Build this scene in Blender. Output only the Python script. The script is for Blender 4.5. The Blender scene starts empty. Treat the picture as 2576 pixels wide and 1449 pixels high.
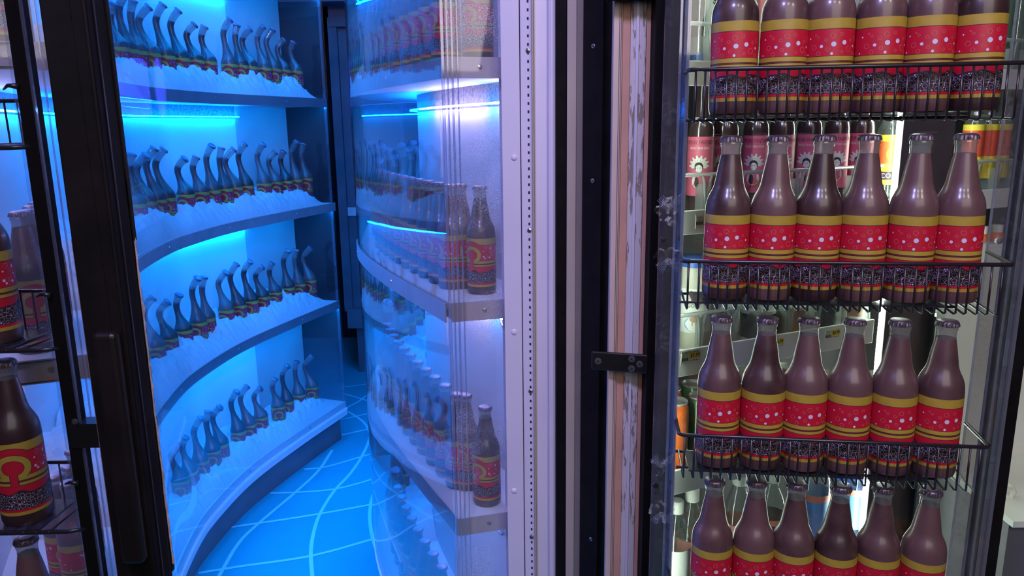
import bpy, bmesh, math, random
from mathutils import Vector, Matrix, noise as mnoise

random.seed(11)
SC = bpy.context.scene
COL = SC.collection
V = Vector

# ------------------------------------------------------------------ camera
FPX, EYE = 1900.0, 1.5
PITCH = math.atan(FPX / 8776.0)
ROLL = math.atan(112.0 / 8776.0)
CF = V((0, math.cos(PITCH), -math.sin(PITCH)))
U0 = V((0, math.sin(PITCH), math.cos(PITCH)))
R0 = V((1, 0, 0))
CR = math.cos(ROLL) * R0 - math.sin(ROLL) * U0
CU = math.cos(ROLL) * U0 + math.sin(ROLL) * R0
CP = V((0, 0, EYE))
cam_data = bpy.data.cameras.new('camera')
cam_data.sensor_width = 36.0
cam_data.lens = FPX / 2576.0 * 36.0
cam_data.clip_start = 0.05
cam = bpy.data.objects.new('camera', cam_data)
COL.objects.link(cam)
cam.matrix_world = Matrix(((CR.x, CU.x, -CF.x, 0), (CR.y, CU.y, -CF.y, 0), (CR.z, CU.z, -CF.z, EYE), (0, 0, 0, 1)))
SC.camera = cam

# ------------------------------------------------------------------ world, exposure, room lights, added fills
w = bpy.data.worlds.new('dim_room'); SC.world = w; w.use_nodes = True
w.node_tree.nodes['Background'].inputs[0].default_value = (0.40, 0.36, 0.46, 1)
w.node_tree.nodes['Background'].inputs[1].default_value = 0.03
SC.view_settings.view_transform = 'Standard'
SC.view_settings.look = 'None'
SC.view_settings.exposure = 0.0
SC.view_settings.gamma = 1.0
SC.view_settings.use_curve_mapping = False
SC.cycles.transparent_max_bounces = 32
SC.cycles.max_bounces = 7
SC.cycles.diffuse_bounces = 4
SC.cycles.glossy_bounces = 4
SC.cycles.caustics_reflective = False
SC.cycles.caustics_refractive = False
SC.cycles.sample_clamp_indirect = 4.0


def light(name, kind, loc, energy, color, size=0.3, size_y=None, target=None, spread=None):
    d = bpy.data.lights.new(name, kind)
    d.energy = energy; d.color = color
    if kind == 'AREA':
        d.shape = 'RECTANGLE' if size_y else 'SQUARE'
        d.size = size
        if size_y: d.size_y = size_y
        if spread: d.spread = spread
    else:
        d.shadow_soft_size = size
    o = bpy.data.objects.new(name, d); COL.objects.link(o); o.location = loc
    if target is not None:
        o.rotation_euler = (V(target) - V(loc)).to_track_quat('-Z', 'Y').to_euler()
    return o


light('ceiling_spot_warm', 'AREA', (0.95, -0.6, 2.75), 7.0, (1.0, 0.90, 0.84), 0.22, target=(0.45, 1.1, 1.2))
light('ceiling_spot_pink', 'AREA', (0.25, -0.5, 2.8), 5.5, (1.0, 0.86, 0.84), 0.22, target=(0.3, 1.2, 1.2))
light('room_soft_fill', 'AREA', (0.5, -1.3, 2.3), 20, (1.0, 0.88, 0.84), 1.8, 1.1, target=(0.25, 1.0, 1.1))  # added soft fill, eases the rail shadows on the bottles
light('jamb_violet_fill', 'AREA', (-0.35, -0.2, 2.75), 29, (0.46, 0.42, 1.0), 0.25, target=(-0.05, 1.4, 1.2))  # added violet fill, brightens and tints the jamb boards
light('corridor_blue_fill', 'AREA', (-0.68, 2.7, 2.66), 42, (0.002, 0.25, 1.0), 0.5, 1.8, target=(-0.68, 2.7001, 0))  # added overhead fill, lifts the blue of the corridor and cases
light('corridor_violet_lamp', 'POINT', (-0.45, 4.0, 1.7), 2.0, (0.05, 0.08, 1.0), 0.15)

# ------------------------------------------------------------------ pixel helpers (photo pixels -> points in the room)


def ray(x, y):
    return CF + CR * ((x - 1288.0) / FPX) - CU * ((y - 724.5) / FPX)


def atz(x, y, z):
    d = ray(x, y); return CP + d * ((z - EYE) / d.z)


def aty(x, y, Y):
    d = ray(x, y); return CP + d * (Y / d.y)


def atp(x, y, P, n):
    d = ray(x, y); return CP + d * ((P - CP).dot(n) / d.dot(n))


# ------------------------------------------------------------------ materials
MATS = {}


def nodes(name):
    m = bpy.data.materials.new(name); m.use_nodes = True
    nt = m.node_tree
    for n in list(nt.nodes): nt.nodes.remove(n)
    out = nt.nodes.new('ShaderNodeOutputMaterial')
    MATS[name] = m
    return m, nt, out


def link(nt, a, b): nt.links.new(a, b)


def pmat(name, col, rough=0.5, metal=0.0, spec=0.5, var=0.06, scale=30.0, coat=0.0, bump=0.0, emit=None, estr=0.0, trans=0.0):
    m, nt, out = nodes(name)
    b = nt.nodes.new('ShaderNodeBsdfPrincipled')
    tc = nt.nodes.new('ShaderNodeTexCoord')
    nz = nt.nodes.new('ShaderNodeTexNoise'); nz.inputs['Scale'].default_value = scale; nz.inputs['Detail'].default_value = 3
    link(nt, tc.outputs['Object'], nz.inputs['Vector'])
    cr = nt.nodes.new('ShaderNodeValToRGB')
    cr.color_ramp.elements[0].position = 0.3; cr.color_ramp.elements[1].position = 0.7
    cr.color_ramp.elements[0].color = tuple(max(0, c * (1 - var)) for c in col) + (1,)
    cr.color_ramp.elements[1].color = tuple(min(1, c * (1 + var)) for c in col) + (1,)
    link(nt, nz.outputs['Fac'], cr.inputs['Fac'])
    link(nt, cr.outputs['Color'], b.inputs['Base Color'])
    b.inputs['Roughness'].default_value = rough
    b.inputs['Metallic'].default_value = metal
    b.inputs['Specular IOR Level'].default_value = spec
    b.inputs['Coat Weight'].default_value = coat
    b.inputs['Coat Roughness'].default_value = 0.08
    if emit:
        b.inputs['Emission Color'].default_value = tuple(emit) + (1,)
        b.inputs['Emission Strength'].default_value = estr
    if bump:
        bp = nt.nodes.new('ShaderNodeBump'); bp.inputs['Strength'].default_value = bump; bp.inputs['Distance'].default_value = 0.004
        link(nt, nz.outputs['Fac'], bp.inputs['Height']); link(nt, bp.outputs['Normal'], b.inputs['Normal'])
    link(nt, b.outputs[0], out.inputs[0])
    return m


def clear(name, tint=(0.97, 0.98, 1.0), f0=0.045, gain=1.0, rough=0.02, haze=0.0, haze_col=(0.5, 0.5, 0.5), frost=None, glosscol=(1, 1, 1), power=4.0):
    """clear plastic / glass sheet: transparent body, mirror share that grows towards grazing angles, optional haze or droplets"""
    m, nt, out = nodes(name)
    N = nt.nodes
    lw = N.new('ShaderNodeLayerWeight'); lw.inputs['Blend'].default_value = 0.5
    pw = N.new('ShaderNodeMath'); pw.operation = 'POWER'; pw.inputs[1].default_value = power
    link(nt, lw.outputs['Facing'], pw.inputs[0])
    ma = N.new('ShaderNodeMath'); ma.operation = 'MULTIPLY_ADD'; ma.inputs[1].default_value = (1 - f0) * gain; ma.inputs[2].default_value = f0
    ma.use_clamp = True
    link(nt, pw.outputs[0], ma.inputs[0])
    tr = N.new('ShaderNodeBsdfTransparent'); tr.inputs[0].default_value = tuple(tint) + (1,)
    gl = N.new('ShaderNodeBsdfGlossy'); gl.inputs['Roughness'].default_value = rough; gl.inputs['Color'].default_value = tuple(glosscol) + (1,)
    base = tr
    if haze > 0 or frost:
        df = N.new('ShaderNodeBsdfDiffuse'); df.inputs[0].default_value = tuple(haze_col) + (1,)
        tl = N.new('ShaderNodeBsdfTranslucent'); tl.inputs[0].default_value = tuple(haze_col) + (1,)
        dm = N.new('ShaderNodeMixShader'); dm.inputs[0].default_value = 0.5
        link(nt, df.outputs[0], dm.inputs[1]); link(nt, tl.outputs[0], dm.inputs[2])
        mx = N.new('ShaderNodeMixShader')
        link(nt, tr.outputs[0], mx.inputs[1]); link(nt, dm.outputs[0], mx.inputs[2])
        if frost:
            tc = N.new('ShaderNodeTexCoord')
            n1 = N.new('ShaderNodeTexNoise'); n1.inputs['Scale'].default_value = frost[0]; n1.inputs['Detail'].default_value = 2
            n2 = N.new('ShaderNodeTexNoise'); n2.inputs['Scale'].default_value = frost[1]; n2.inputs['Detail'].default_value = 2
            link(nt, tc.outputs['Object'], n1.inputs['Vector']); link(nt, tc.outputs['Object'], n2.inputs['Vector'])
            r1 = N.new('ShaderNodeMapRange'); r1.inputs[1].default_value = frost[2]; r1.inputs[2].default_value = frost[2] + 0.07; r1.inputs[4].default_value = frost[4]
            r2 = N.new('ShaderNodeMapRange'); r2.inputs[1].default_value = frost[3]; r2.inputs[2].default_value = frost[3] + 0.16
            link(nt, n1.outputs['Fac'], r1.inputs[0]); link(nt, n2.outputs['Fac'], r2.inputs[0])
            mu = N.new('ShaderNodeMath'); mu.operation = 'MULTIPLY'
            link(nt, r1.outputs[0], mu.inputs[0]); link(nt, r2.outputs[0], mu.inputs[1])
            ad = N.new('ShaderNodeMath'); ad.operation = 'ADD'; ad.use_clamp = True; ad.inputs[1].default_value = haze
            link(nt, mu.outputs[0], ad.inputs[0]); link(nt, ad.outputs[0], mx.inputs[0])
        else:
            mx.inputs[0].default_value = haze
        base = mx
    mg = N.new('ShaderNodeMixShader')
    link(nt, ma.outputs[0], mg.inputs[0]); link(nt, base.outputs[0], mg.inputs[1]); link(nt, gl.outputs[0], mg.inputs[2])
    link(nt, mg.outputs[0], out.inputs[0])
    return m


def emis(name, col, strength):
    m, nt, out = nodes(name)
    e = nt.nodes.new('ShaderNodeEmission'); e.inputs[0].default_value = tuple(col) + (1,); e.inputs[1].default_value = strength
    link(nt, e.outputs[0], out.inputs[0])
    return m


def cola_mat():
    """dark cola behind glass, some bottles clear-dark, some misted with condensation"""
    m, nt, out = nodes('cola_glass')
    N = nt.nodes
    b = N.new('ShaderNodeBsdfPrincipled')
    oi = N.new('ShaderNodeObjectInfo'); tc = N.new('ShaderNodeTexCoord')
    nz = N.new('ShaderNodeTexNoise'); nz.inputs['Scale'].default_value = 22; nz.inputs['Detail'].default_value = 4
    of = N.new('ShaderNodeVectorMath'); of.operation = 'ADD'
    sc = N.new('ShaderNodeMath'); sc.operation = 'MULTIPLY'; sc.inputs[1].default_value = 37.0
    link(nt, oi.outputs['Random'], sc.inputs[0]); link(nt, tc.outputs['Object'], of.inputs[0]); link(nt, sc.outputs[0], of.inputs[1])
    link(nt, of.outputs[0], nz.inputs['Vector'])
    ad = N.new('ShaderNodeMath'); ad.operation = 'ADD'
    link(nt, nz.outputs['Fac'], ad.inputs[0])
    h = N.new('ShaderNodeMath'); h.operation = 'MULTIPLY_ADD'; h.inputs[1].default_value = 0.7; h.inputs[2].default_value = -0.30
    link(nt, oi.outputs['Random'], h.inputs[0]); link(nt, h.outputs[0], ad.inputs[1])
    mr = N.new('ShaderNodeMapRange'); mr.inputs[1].default_value = 0.25; mr.inputs[2].default_value = 0.75
    link(nt, ad.outputs[0], mr.inputs[0])
    mix = N.new('ShaderNodeMix'); mix.data_type = 'RGBA'
    mix.inputs[6].default_value = (0.036, 0.015, 0.015, 1); mix.inputs[7].default_value = (0.125, 0.062, 0.062, 1)
    link(nt, mr.outputs[0], mix.inputs[0]); link(nt, mix.outputs[2], b.inputs['Base Color'])
    b.inputs['Roughness'].default_value = 0.42
    b.inputs['Coat Weight'].default_value = 0.45; b.inputs['Coat Roughness'].default_value = 0.16
    link(nt, b.outputs[0], out.inputs[0])
    return m


def snow_mat():
    m, nt, out = nodes('snow_fluff')
    N = nt.nodes
    b = N.new('ShaderNodeBsdfPrincipled'); b.inputs['Base Color'].default_value = (0.88, 0.90, 0.92, 1); b.inputs['Roughness'].default_value = 0.9
    b.inputs['Specular IOR Level'].default_value = 0.1
    tl = N.new('ShaderNodeBsdfTranslucent'); tl.inputs[0].default_value = (0.9, 0.92, 0.95, 1)
    tc = N.new('ShaderNodeTexCoord')
    nz = N.new('ShaderNodeTexNoise'); nz.inputs['Scale'].default_value = 60; nz.inputs['Detail'].default_value = 6
    link(nt, tc.outputs['Object'], nz.inputs['Vector'])
    bp = N.new('ShaderNodeBump'); bp.inputs['Strength'].default_value = 0.6; bp.inputs['Distance'].default_value = 0.01
    link(nt, nz.outputs['Fac'], bp.inputs['Height']); link(nt, bp.outputs[0], b.inputs['Normal'])
    mx = N.new('ShaderNodeMixShader'); mx.inputs[0].default_value = 0.35
    link(nt, b.outputs[0], mx.inputs[1]); link(nt, tl.outputs[0], mx.inputs[2]); link(nt, mx.outputs[0], out.inputs[0])
    return m


def flaky_mat():
    """white paint flaking off a tan board: streaks run up and down"""
    m, nt, out = nodes('flaking_paint')
    N = nt.nodes
    b = N.new('ShaderNodeBsdfPrincipled'); b.inputs['Roughness'].default_value = 0.6
    tc = N.new('ShaderNodeTexCoord'); mp = N.new('ShaderNodeMapping'); mp.inputs['Scale'].default_value = (170, 170, 22)
    nz = N.new('ShaderNodeTexNoise'); nz.inputs['Scale'].default_value = 1.0; nz.inputs['Detail'].default_value = 5; nz.inputs['Roughness'].default_value = 0.65
    link(nt, tc.outputs['Object'], mp.inputs[0]); link(nt, mp.outputs[0], nz.inputs['Vector'])
    n2 = N.new('ShaderNodeTexNoise'); n2.inputs['Scale'].default_value = 6; n2.inputs['Detail'].default_value = 2
    link(nt, tc.outputs['Object'], n2.inputs['Vector'])
    ad = N.new('ShaderNodeMath'); ad.operation = 'MULTIPLY_ADD'; ad.inputs[1].default_value = 0.55
    link(nt, n2.outputs['Fac'], ad.inputs[0]); link(nt, nz.outputs['Fac'], ad.inputs[2])
    cr = N.new('ShaderNodeValToRGB'); e = cr.color_ramp.elements
    e[0].position = 0.845; e[0].color = (0.60, 0.54, 0.55, 1)
    e[1].position = 0.88; e[1].color = (0.26, 0.20, 0.17, 1)
    link(nt, ad.outputs[0], cr.inputs[0]); link(nt, cr.outputs[0], b.inputs['Base Color']); link(nt, b.outputs[0], out.inputs[0])
    return m


pmat('label_gold', (0.40, 0.275, 0.035), 0.45, var=0.10, scale=60)
pmat('label_red', (0.50, 0.008, 0.030), 0.42, var=0.08)
pmat('label_maroon', (0.15, 0.015, 0.018), 0.45)
pmat('label_dark', (0.028, 0.012, 0.022), 0.5)
pmat('label_white', (0.62, 0.56, 0.72), 0.5)
pmat('label_pinkline', (0.60, 0.16, 0.15), 0.5)
pmat('label_grey', (0.46, 0.40, 0.47), 0.5)
cola_mat(); snow_mat(); flaky_mat()
clear('neck_glass', (0.70, 0.68, 0.68), 0.06, 0.9, 0.05, haze=0.30, haze_col=(0.60, 0.57, 0.57))
pmat('cap_metal', (0.20, 0.155, 0.21), 0.38, 0.7, var=0.1)
clear('acrylic', (0.96, 0.975, 0.99), 0.045, 0.9, 0.012, power=3.7)
clear('acrylic_misted', (0.95, 0.96, 0.98), 0.035, 0.5, 0.03, haze=0.05, haze_col=(0.8, 0.8, 0.85), frost=(650, 8, 0.54, 0.48, 0.55))
clear('acrylic_haze', (0.95, 0.96, 0.98), 0.035, 0.5, 0.03, haze=0.06, haze_col=(0.75, 0.72, 0.82))
clear('acrylic_edge', (0.80, 0.82, 0.90), 0.10, 0.9, 0.06, haze=0.20, haze_col=(0.62, 0.62, 0.74))
clear('acrylic_dusty', (0.80, 0.78, 0.80), 0.04, 0.4, 0.12, haze=0.10, haze_col=(0.36, 0.34, 0.36), frost=(160, 14, 0.5, 0.45, 0.14))
clear('acrylic_wavy', (0.93, 0.95, 0.98), 0.06, 0.9, 0.05, haze=0.06, haze_col=(0.7, 0.7, 0.8))
clear('glue_white', (1, 1, 1), 0.03, 0.3, 0.3, haze=0.0, haze_col=(0.62, 0.60, 0.62), frost=(130, 45, 0.50, 0.44, 0.75))
clear('door_glass', (0.90, 0.91, 0.90), 0.035, 0.8, 0.02)
clear('clear_bottle', (0.86, 0.90, 0.90), 0.06, 0.9, 0.05, haze=0.10, haze_col=(0.6, 0.65, 0.63))
clear('green_bottle', (0.30, 0.55, 0.35), 0.06, 0.9, 0.05, haze=0.15, haze_col=(0.15, 0.4, 0.2))
clear('blue_bottle', (0.55, 0.72, 0.9), 0.06, 0.9, 0.05, haze=0.12, haze_col=(0.4, 0.55, 0.8))
clear('divider_plastic', (0.88, 0.92, 0.90), 0.05, 0.6, 0.15, haze=0.35, haze_col=(0.75, 0.8, 0.78))
clear('basket_mat', (0.45, 0.42, 0.46), 0.05, 0.6, 0.2, haze=0.45, haze_col=(0.075, 0.06, 0.075))
pmat('white_panel', (0.80, 0.80, 0.82), 0.45, var=0.02, scale=4)
pmat('white_shelf', (0.80, 0.78, 0.80), 0.5, var=0.03, scale=12)
pmat('shelf_trim', (0.34, 0.33, 0.36), 0.42, 0.55, var=0.08, scale=18)
pmat('end_trim', (0.46, 0.39, 0.43), 0.5, var=0.06, scale=20)
pmat('rim_trim', (0.62, 0.62, 0.66), 0.4, var=0.05)
pmat('kick_grey', (0.13, 0.12, 0.14), 0.5, var=0.15, scale=6)
pmat('recess_grey', (0.16, 0.16, 0.18), 0.9, var=0.5, scale=140)
pmat('screw_steel', (0.45, 0.44, 0.46), 0.3, 0.9)
pmat('screw_white', (0.72, 0.66, 0.80), 0.35)
pmat('floor_blue', (0.012, 0.40, 0.50), 0.45, spec=0.3, var=0.05, scale=3)
pmat('floor_line', (0.22, 0.80, 0.95), 0.5, var=0.03)
pmat('jamb_white', (0.65, 0.61, 0.76), 0.38, var=0.03, scale=5, coat=0.15)
pmat('strip_greige', (0.41, 0.34, 0.29), 0.5, var=0.05, scale=8)
pmat('strip_greige_shade', (0.19, 0.155, 0.14), 0.55, var=0.08, scale=8)  # side of the greige strip, its shade put into the colour
pmat('strip_pinkwhite', (0.58, 0.45, 0.40), 0.5, var=0.05, scale=8)
pmat('peach_board', (0.58, 0.31, 0.23), 0.6, var=0.12, scale=14)
pmat('groove_brown', (0.13, 0.08, 0.08), 0.7)
pmat('slot_black', (0.008, 0.008, 0.010), 0.7)
pmat('frame_black', (0.0065, 0.0052, 0.0050), 0.6, var=0.3, scale=25, spec=0.10)
pmat('handle_black', (0.008, 0.006, 0.006), 0.35, var=0.35, scale=12)
pmat('wire_black', (0.018, 0.012, 0.016), 0.3, spec=0.6)
pmat('gasket_torn', (0.34, 0.27, 0.32), 0.9, var=0.35, scale=90)
pmat('bracket_black', (0.012, 0.011, 0.011), 0.32, var=0.2)
pmat('cooler_white', (0.74, 0.78, 0.72), 0.45, var=0.04, scale=8)
pmat('cooler_back', (0.05, 0.045, 0.05), 0.7, var=0.2, scale=10)
pmat('mullion_dark', (0.085, 0.065, 0.075), 0.6, var=0.2, scale=14)
pmat('dark_drink', (0.05, 0.028, 0.030), 0.2, coat=0.8)
pmat('pink_label', (0.62, 0.12, 0.20), 0.45, var=0.05)
pmat('paper_white', (0.70, 0.72, 0.66), 0.5, var=0.03)
pmat('ink_black', (0.012, 0.010, 0.012), 0.6)
pmat('ink_dark_red', (0.14, 0.02, 0.04), 0.6)
pmat('price_yellow', (0.72, 0.60, 0.03), 0.5)
pmat('tag_cyan', (0.25, 0.55, 0.60), 0.5)
pmat('navy', (0.03, 0.07, 0.20), 0.4)
pmat('jar_blue', (0.05, 0.13, 0.50), 0.35)
pmat('pale_yogurt', (0.48, 0.48, 0.38), 0.4)
pmat('skyblue', (0.25, 0.48, 0.68), 0.5)
pmat('tan_deli', (0.42, 0.28, 0.19), 0.5, var=0.15)
pmat('can_orange', (0.75, 0.16, 0.03), 0.3, 0.2, var=0.2, scale=60)
pmat('can_red', (0.62, 0.09, 0.05), 0.3, 0.2, var=0.15, scale=60)
pmat('can_green', (0.12, 0.25, 0.13), 0.3, 0.2, var=0.15, scale=60)
pmat('can_dark', (0.05, 0.06, 0.08), 0.3, 0.2, var=0.3, scale=60)
pmat('can_silver', (0.55, 0.55, 0.53), 0.35, 0.35)
pmat('label_salmon', (0.60, 0.20, 0.15), 0.45, var=0.15, scale=50)
pmat('label_blue', (0.10, 0.24, 0.60), 0.45, var=0.15, scale=40)
pmat('yellow_label', (0.62, 0.52, 0.04), 0.45)
pmat('orange_label', (0.55, 0.12, 0.03), 0.45)
pmat('far_panel', (0.11, 0.12, 0.15), 0.6, var=0.2, scale=5)
pmat('end_grey', (0.45, 0.46, 0.48), 0.6, var=0.1, scale=5)
pmat('far_dark', (0.012, 0.012, 0.02), 0.8)
pmat('room_dark', (0.05, 0.045, 0.055), 0.9)
pmat('ring_foil', (0.42, 0.44, 0.50), 0.35, 0.6, var=0.25, scale=120)
emis('led_blue', (0.001, 0.175, 1.0), 125)
emis('led_cyan', (0.03, 0.32, 1.0), 48)
emis('led_front_fill', (0.001, 0.26, 1.0), 165)
emis('led_white', (0.58, 0.50, 1.0), 52)
emis('led_tube', (0.82, 1.0, 0.84), 100)
emis('led_tube_dim', (0.84, 1.0, 0.88), 55)

# ------------------------------------------------------------------ mesh builder


class MB:
    def __init__(s):
        s.v = []; s.f = []; s.m = []; s.mats = []; s.sm = []

    def mi(s, mat):
        if mat not in s.mats: s.mats.append(mat)
        return s.mats.index(mat)

    def add(s, verts, faces, mat, smooth=False):
        o = len(s.v); k = s.mi(mat)
        s.v += [tuple(p) for p in verts]
        for f in faces:
            s.f.append(tuple(i + o for i in f)); s.m.append(k); s.sm.append(smooth)
        return s

    def box(s, lo, hi, mat, M=None):
        x0, y0, z0 = lo; x1, y1, z1 = hi
        vs = [V(p) for p in ((x0, y0, z0), (x1, y0, z0), (x1, y1, z0), (x0, y1, z0), (x0, y0, z1), (x1, y0, z1), (x1, y1, z1), (x0, y1, z1))]
        if M is not None: vs = [M @ p for p in vs]
        return s.add(vs, [(0, 3, 2, 1), (4, 5, 6, 7), (0, 1, 5, 4), (1, 2, 6, 5), (2, 3, 7, 6), (3, 0, 4, 7)], mat)

    def prism(s, poly, z0, z1, mat):
        """closed xy outline extruded from z0 to z1"""
        n = len(poly)
        vs = [(p[0], p[1], z0) for p in poly] + [(p[0], p[1], z1) for p in poly]
        fs = [tuple(range(n))[::-1], tuple(range(n, 2 * n))] + [(i, (i + 1) % n, n + (i + 1) % n, n + i) for i in range(n)]
        return s.add(vs, fs, mat)

    def band(s, a, b, z0, z1, mat, smooth=True):
        """solid wall strip between two open xy polylines a (front) and b (back)"""
        n = len(a)
        A0 = [(p[0], p[1], z0) for p in a]; A1 = [(p[0], p[1], z1) for p in a]
        B0 = [(p[0], p[1], z0) for p in b]; B1 = [(p[0], p[1], z1) for p in b]
        for lo, hi in ((A0, A1), (A1, B1), (B1, B0), (B0, A0)):
            s.add(lo + hi, [(i, n + i, n + i + 1, i + 1) for i in range(n - 1)], mat, n > 2)
        for k in (0, n - 1):
            s.add([A0[k], A1[k], B1[k], B0[k]], [(0, 1, 2, 3) if k else (3, 2, 1, 0)], mat)
        return s

    def tube(s, pts, r, mat, n=8, closed=False):
        pts = [V(p) for p in pts]; N = len(pts); vs = []; fs = []
        up = V((0, 0, 1)); prev = None
        rs = r if isinstance(r, (list, tuple)) else [r] * N
        for i, p in enumerate(pts):
            a = pts[(i - 1) % N] if (i > 0 or closed) else p
            b = pts[(i + 1) % N] if (i < N - 1 or closed) else p
            t = (b - a).normalized()
            if prev is None:
                x = t.cross(up)
                if x.length < 1e-3: x = t.cross(V((1, 0, 0)))
            else:
                x = prev - t * prev.dot(t)
            x.normalize(); prev = x; y = t.cross(x)
            for k in range(n):
                an = 2 * math.pi * k / n
                vs.append(p + (x * math.cos(an) + y * math.sin(an)) * rs[i])
        M = N if closed else N - 1
        for i in range(M):
            j = (i + 1) % N
            for k in range(n):
                fs.append((i * n + k, i * n + (k + 1) % n, j * n + (k + 1) % n, j * n + k))
        if not closed:
            fs.append(tuple(range(n))[::-1]); fs.append(tuple((N - 1) * n + k for k in range(n)))
        return s.add(vs, fs, mat, True)

    def lathe(s, prof, mat, n=32, M=None, cap=True):
        runs = [[prof[0]]]
        for q in range(1, len(prof)):
            runs[-1].append(prof[q])
            if q < len(prof) - 1:
                a = V((prof[q][0] - prof[q - 1][0], prof[q][1] - prof[q - 1][1])); b = V((prof[q + 1][0] - prof[q][0], prof[q + 1][1] - prof[q][1]))
                if a.length > 1e-9 and b.length > 1e-9 and a.angle(b) > math.radians(48): runs.append([prof[q]])
        for run in runs:
            vs = []; fs = []
            for r, z in run:
                for k in range(n):
                    a = 2 * math.pi * k / n
                    p = V((r * math.cos(a), r * math.sin(a), z)); vs.append(M @ p if M is not None else p)
            for i in range(len(run) - 1):
                for k in range(n):
                    fs.append((i * n + k, i * n + (k + 1) % n, (i + 1) * n + (k + 1) % n, (i + 1) * n + k))
            s.add(vs, fs, mat, True)
        return s

    def mesh(s, name):
        me = bpy.data.meshes.new(name)
        me.from_pydata(s.v, [], s.f)
        for m in s.mats: me.materials.append(MATS[m])
        me.polygons.foreach_set('material_index', s.m)
        me.polygons.foreach_set('use_smooth', s.sm)
        me.update()
        return me

    def obj(s, name, parent=None):
        return mk(name, s.mesh(name), parent)


def mk(name, me, parent=None):
    o = bpy.data.objects.new(name, me); COL.objects.link(o)
    if parent is not None:
        o.parent = parent
    return o


def tag(o, label, cat, group=None, kind=None):
    if label: o['label'] = label
    if cat: o['category'] = cat
    if group: o['group'] = group
    if kind: o['kind'] = kind
    return o


def struct(o, label=None, cat=None):
    o['kind'] = 'structure'
    if label: o['label'] = label
    if cat: o['category'] = cat
    return o


def empty(name, loc=(0, 0, 0)):
    o = bpy.data.objects.new(name, None); COL.objects.link(o); o.location = loc; o.empty_display_size = 0.05
    return o


def recenter(o, parent_loc):
    """children of an empty built in world coordinates: shift mesh into the empty's frame"""
    o.data.transform(Matrix.Translation(-V(parent_loc)))


def part(mb, name, root, label=None):
    o = mb.obj(name, root)
    loc = V(root.location)
    if root.parent is not None: loc = loc + V(root.parent.location)
    recenter(o, loc)
    if label: o['label'] = label
    return o


def subpart(mb, name, parent_part, root, label=None):
    o = mb.obj(name, parent_part); recenter(o, root.location)
    if label: o['label'] = label
    return o


def bevel(o, wdt, seg=2):
    m = o.modifiers.new('bevel', 'BEVEL'); m.width = wdt; m.segments = seg; m.limit_method = 'ANGLE'
    return o


def copy_tree(root, loc, rotz=None, rot=None):
    c = root.copy(); COL.objects.link(c); c.location = loc
    if rotz is not None: c.rotation_euler = (0, 0, rotz)
    if rot is not None: c.rotation_euler = rot
    for ch in list(root.children):
        d = ch.copy(); COL.objects.link(d); d.parent = c
    return c


def catmull(P, per=12):
    P = [V((p[0], p[1], 0)) for p in P]
    Q = [P[0] * 2 - P[1]] + P + [P[-1] * 2 - P[-2]]
    out = []
    for i in range(1, len(Q) - 2):
        a, b, c, d = Q[i - 1:i + 3]
        for k in range(per):
            t = k / per
            out.append(0.5 * ((2 * b) + (c - a) * t + (2 * a - 5 * b + 4 * c - d) * t * t + (3 * b - a - 3 * c + d) * t ** 3))
    out.append(P[-1])
    return out


def resample(pl, step):
    L = [0]
    for a, b in zip(pl, pl[1:]): L.append(L[-1] + (b - a).length)
    n = max(2, int(round(L[-1] / step))); out = []; j = 0
    for i in range(n + 1):
        s = L[-1] * i / n
        while j < len(L) - 2 and L[j + 1] < s: j += 1
        t = (s - L[j]) / max(1e-9, L[j + 1] - L[j]); out.append(pl[j].lerp(pl[j + 1], t))
    return out


def offset(pl, d):
    """offset an xy polyline sideways; positive = to the left of its direction"""
    out = []
    for i, p in enumerate(pl):
        t = (pl[min(i + 1, len(pl) - 1)] - pl[max(i - 1, 0)]).normalized()
        out.append(p + V((-t.y, t.x, 0)) * d)
    return out


def text_mesh(body, size, extrude=0.0002, align='CENTER', sx=1.0):
    c = bpy.data.curves.new('txt', 'FONT'); c.body = body; c.size = size; c.extrude = extrude; c.align_x = align; c.align_y = 'CENTER'
    c.resolution_u = 2
    o = bpy.data.objects.new('txt', c); COL.objects.link(o)
    dg = bpy.context.evaluated_depsgraph_get()
    me = bpy.data.meshes.new_from_object(o.evaluated_get(dg))
    bpy.data.objects.remove(o); bpy.data.curves.remove(c)
    vs = [V((v.co.x * sx, v.co.y, v.co.z)) for v in me.vertices]; fs = [tuple(p.vertices) for p in me.polygons]
    bpy.data.meshes.remove(me)
    return vs, fs


ORD = ['first', 'second', 'third', 'fourth', 'fifth', 'sixth', 'seventh', 'eighth', 'ninth', 'tenth', 'eleventh', 'twelfth',
       'thirteenth', 'fourteenth', 'fifteenth', 'sixteenth', 'seventeenth', 'eighteenth', 'nineteenth', 'twentieth', 'twenty-first',
       'twenty-second', 'twenty-third', 'twenty-fourth', 'twenty-fifth', 'twenty-sixth', 'twenty-seventh', 'twenty-eighth']

# ------------------------------------------------------------------ the setting: floor, walls
mb = MB(); mb.box((-2.2, 0.2, -0.05), (2.6, 5.4, 0.0), 'floor_blue')


FLZ = [0.0008]


def floor_line(px, wdt=0.0068):
    FLZ[0] += 0.00012
    pl = resample(catmull([atz(x, y, 0) for x, y in px], 10), 0.03)
    for p in pl: p.z = 0
    a = offset(pl, wdt); b = offset(pl, -wdt)
    vs = []; fs = []
    for p, q in zip(a, b): vs += [(p.x, p.y, FLZ[0]), (q.x, q.y, FLZ[0])]
    for i in range(len(a) - 1): fs.append((2 * i, 2 * i + 1, 2 * i + 3, 2 * i + 2))
    mb.add(vs, fs, 'floor_line')


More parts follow.
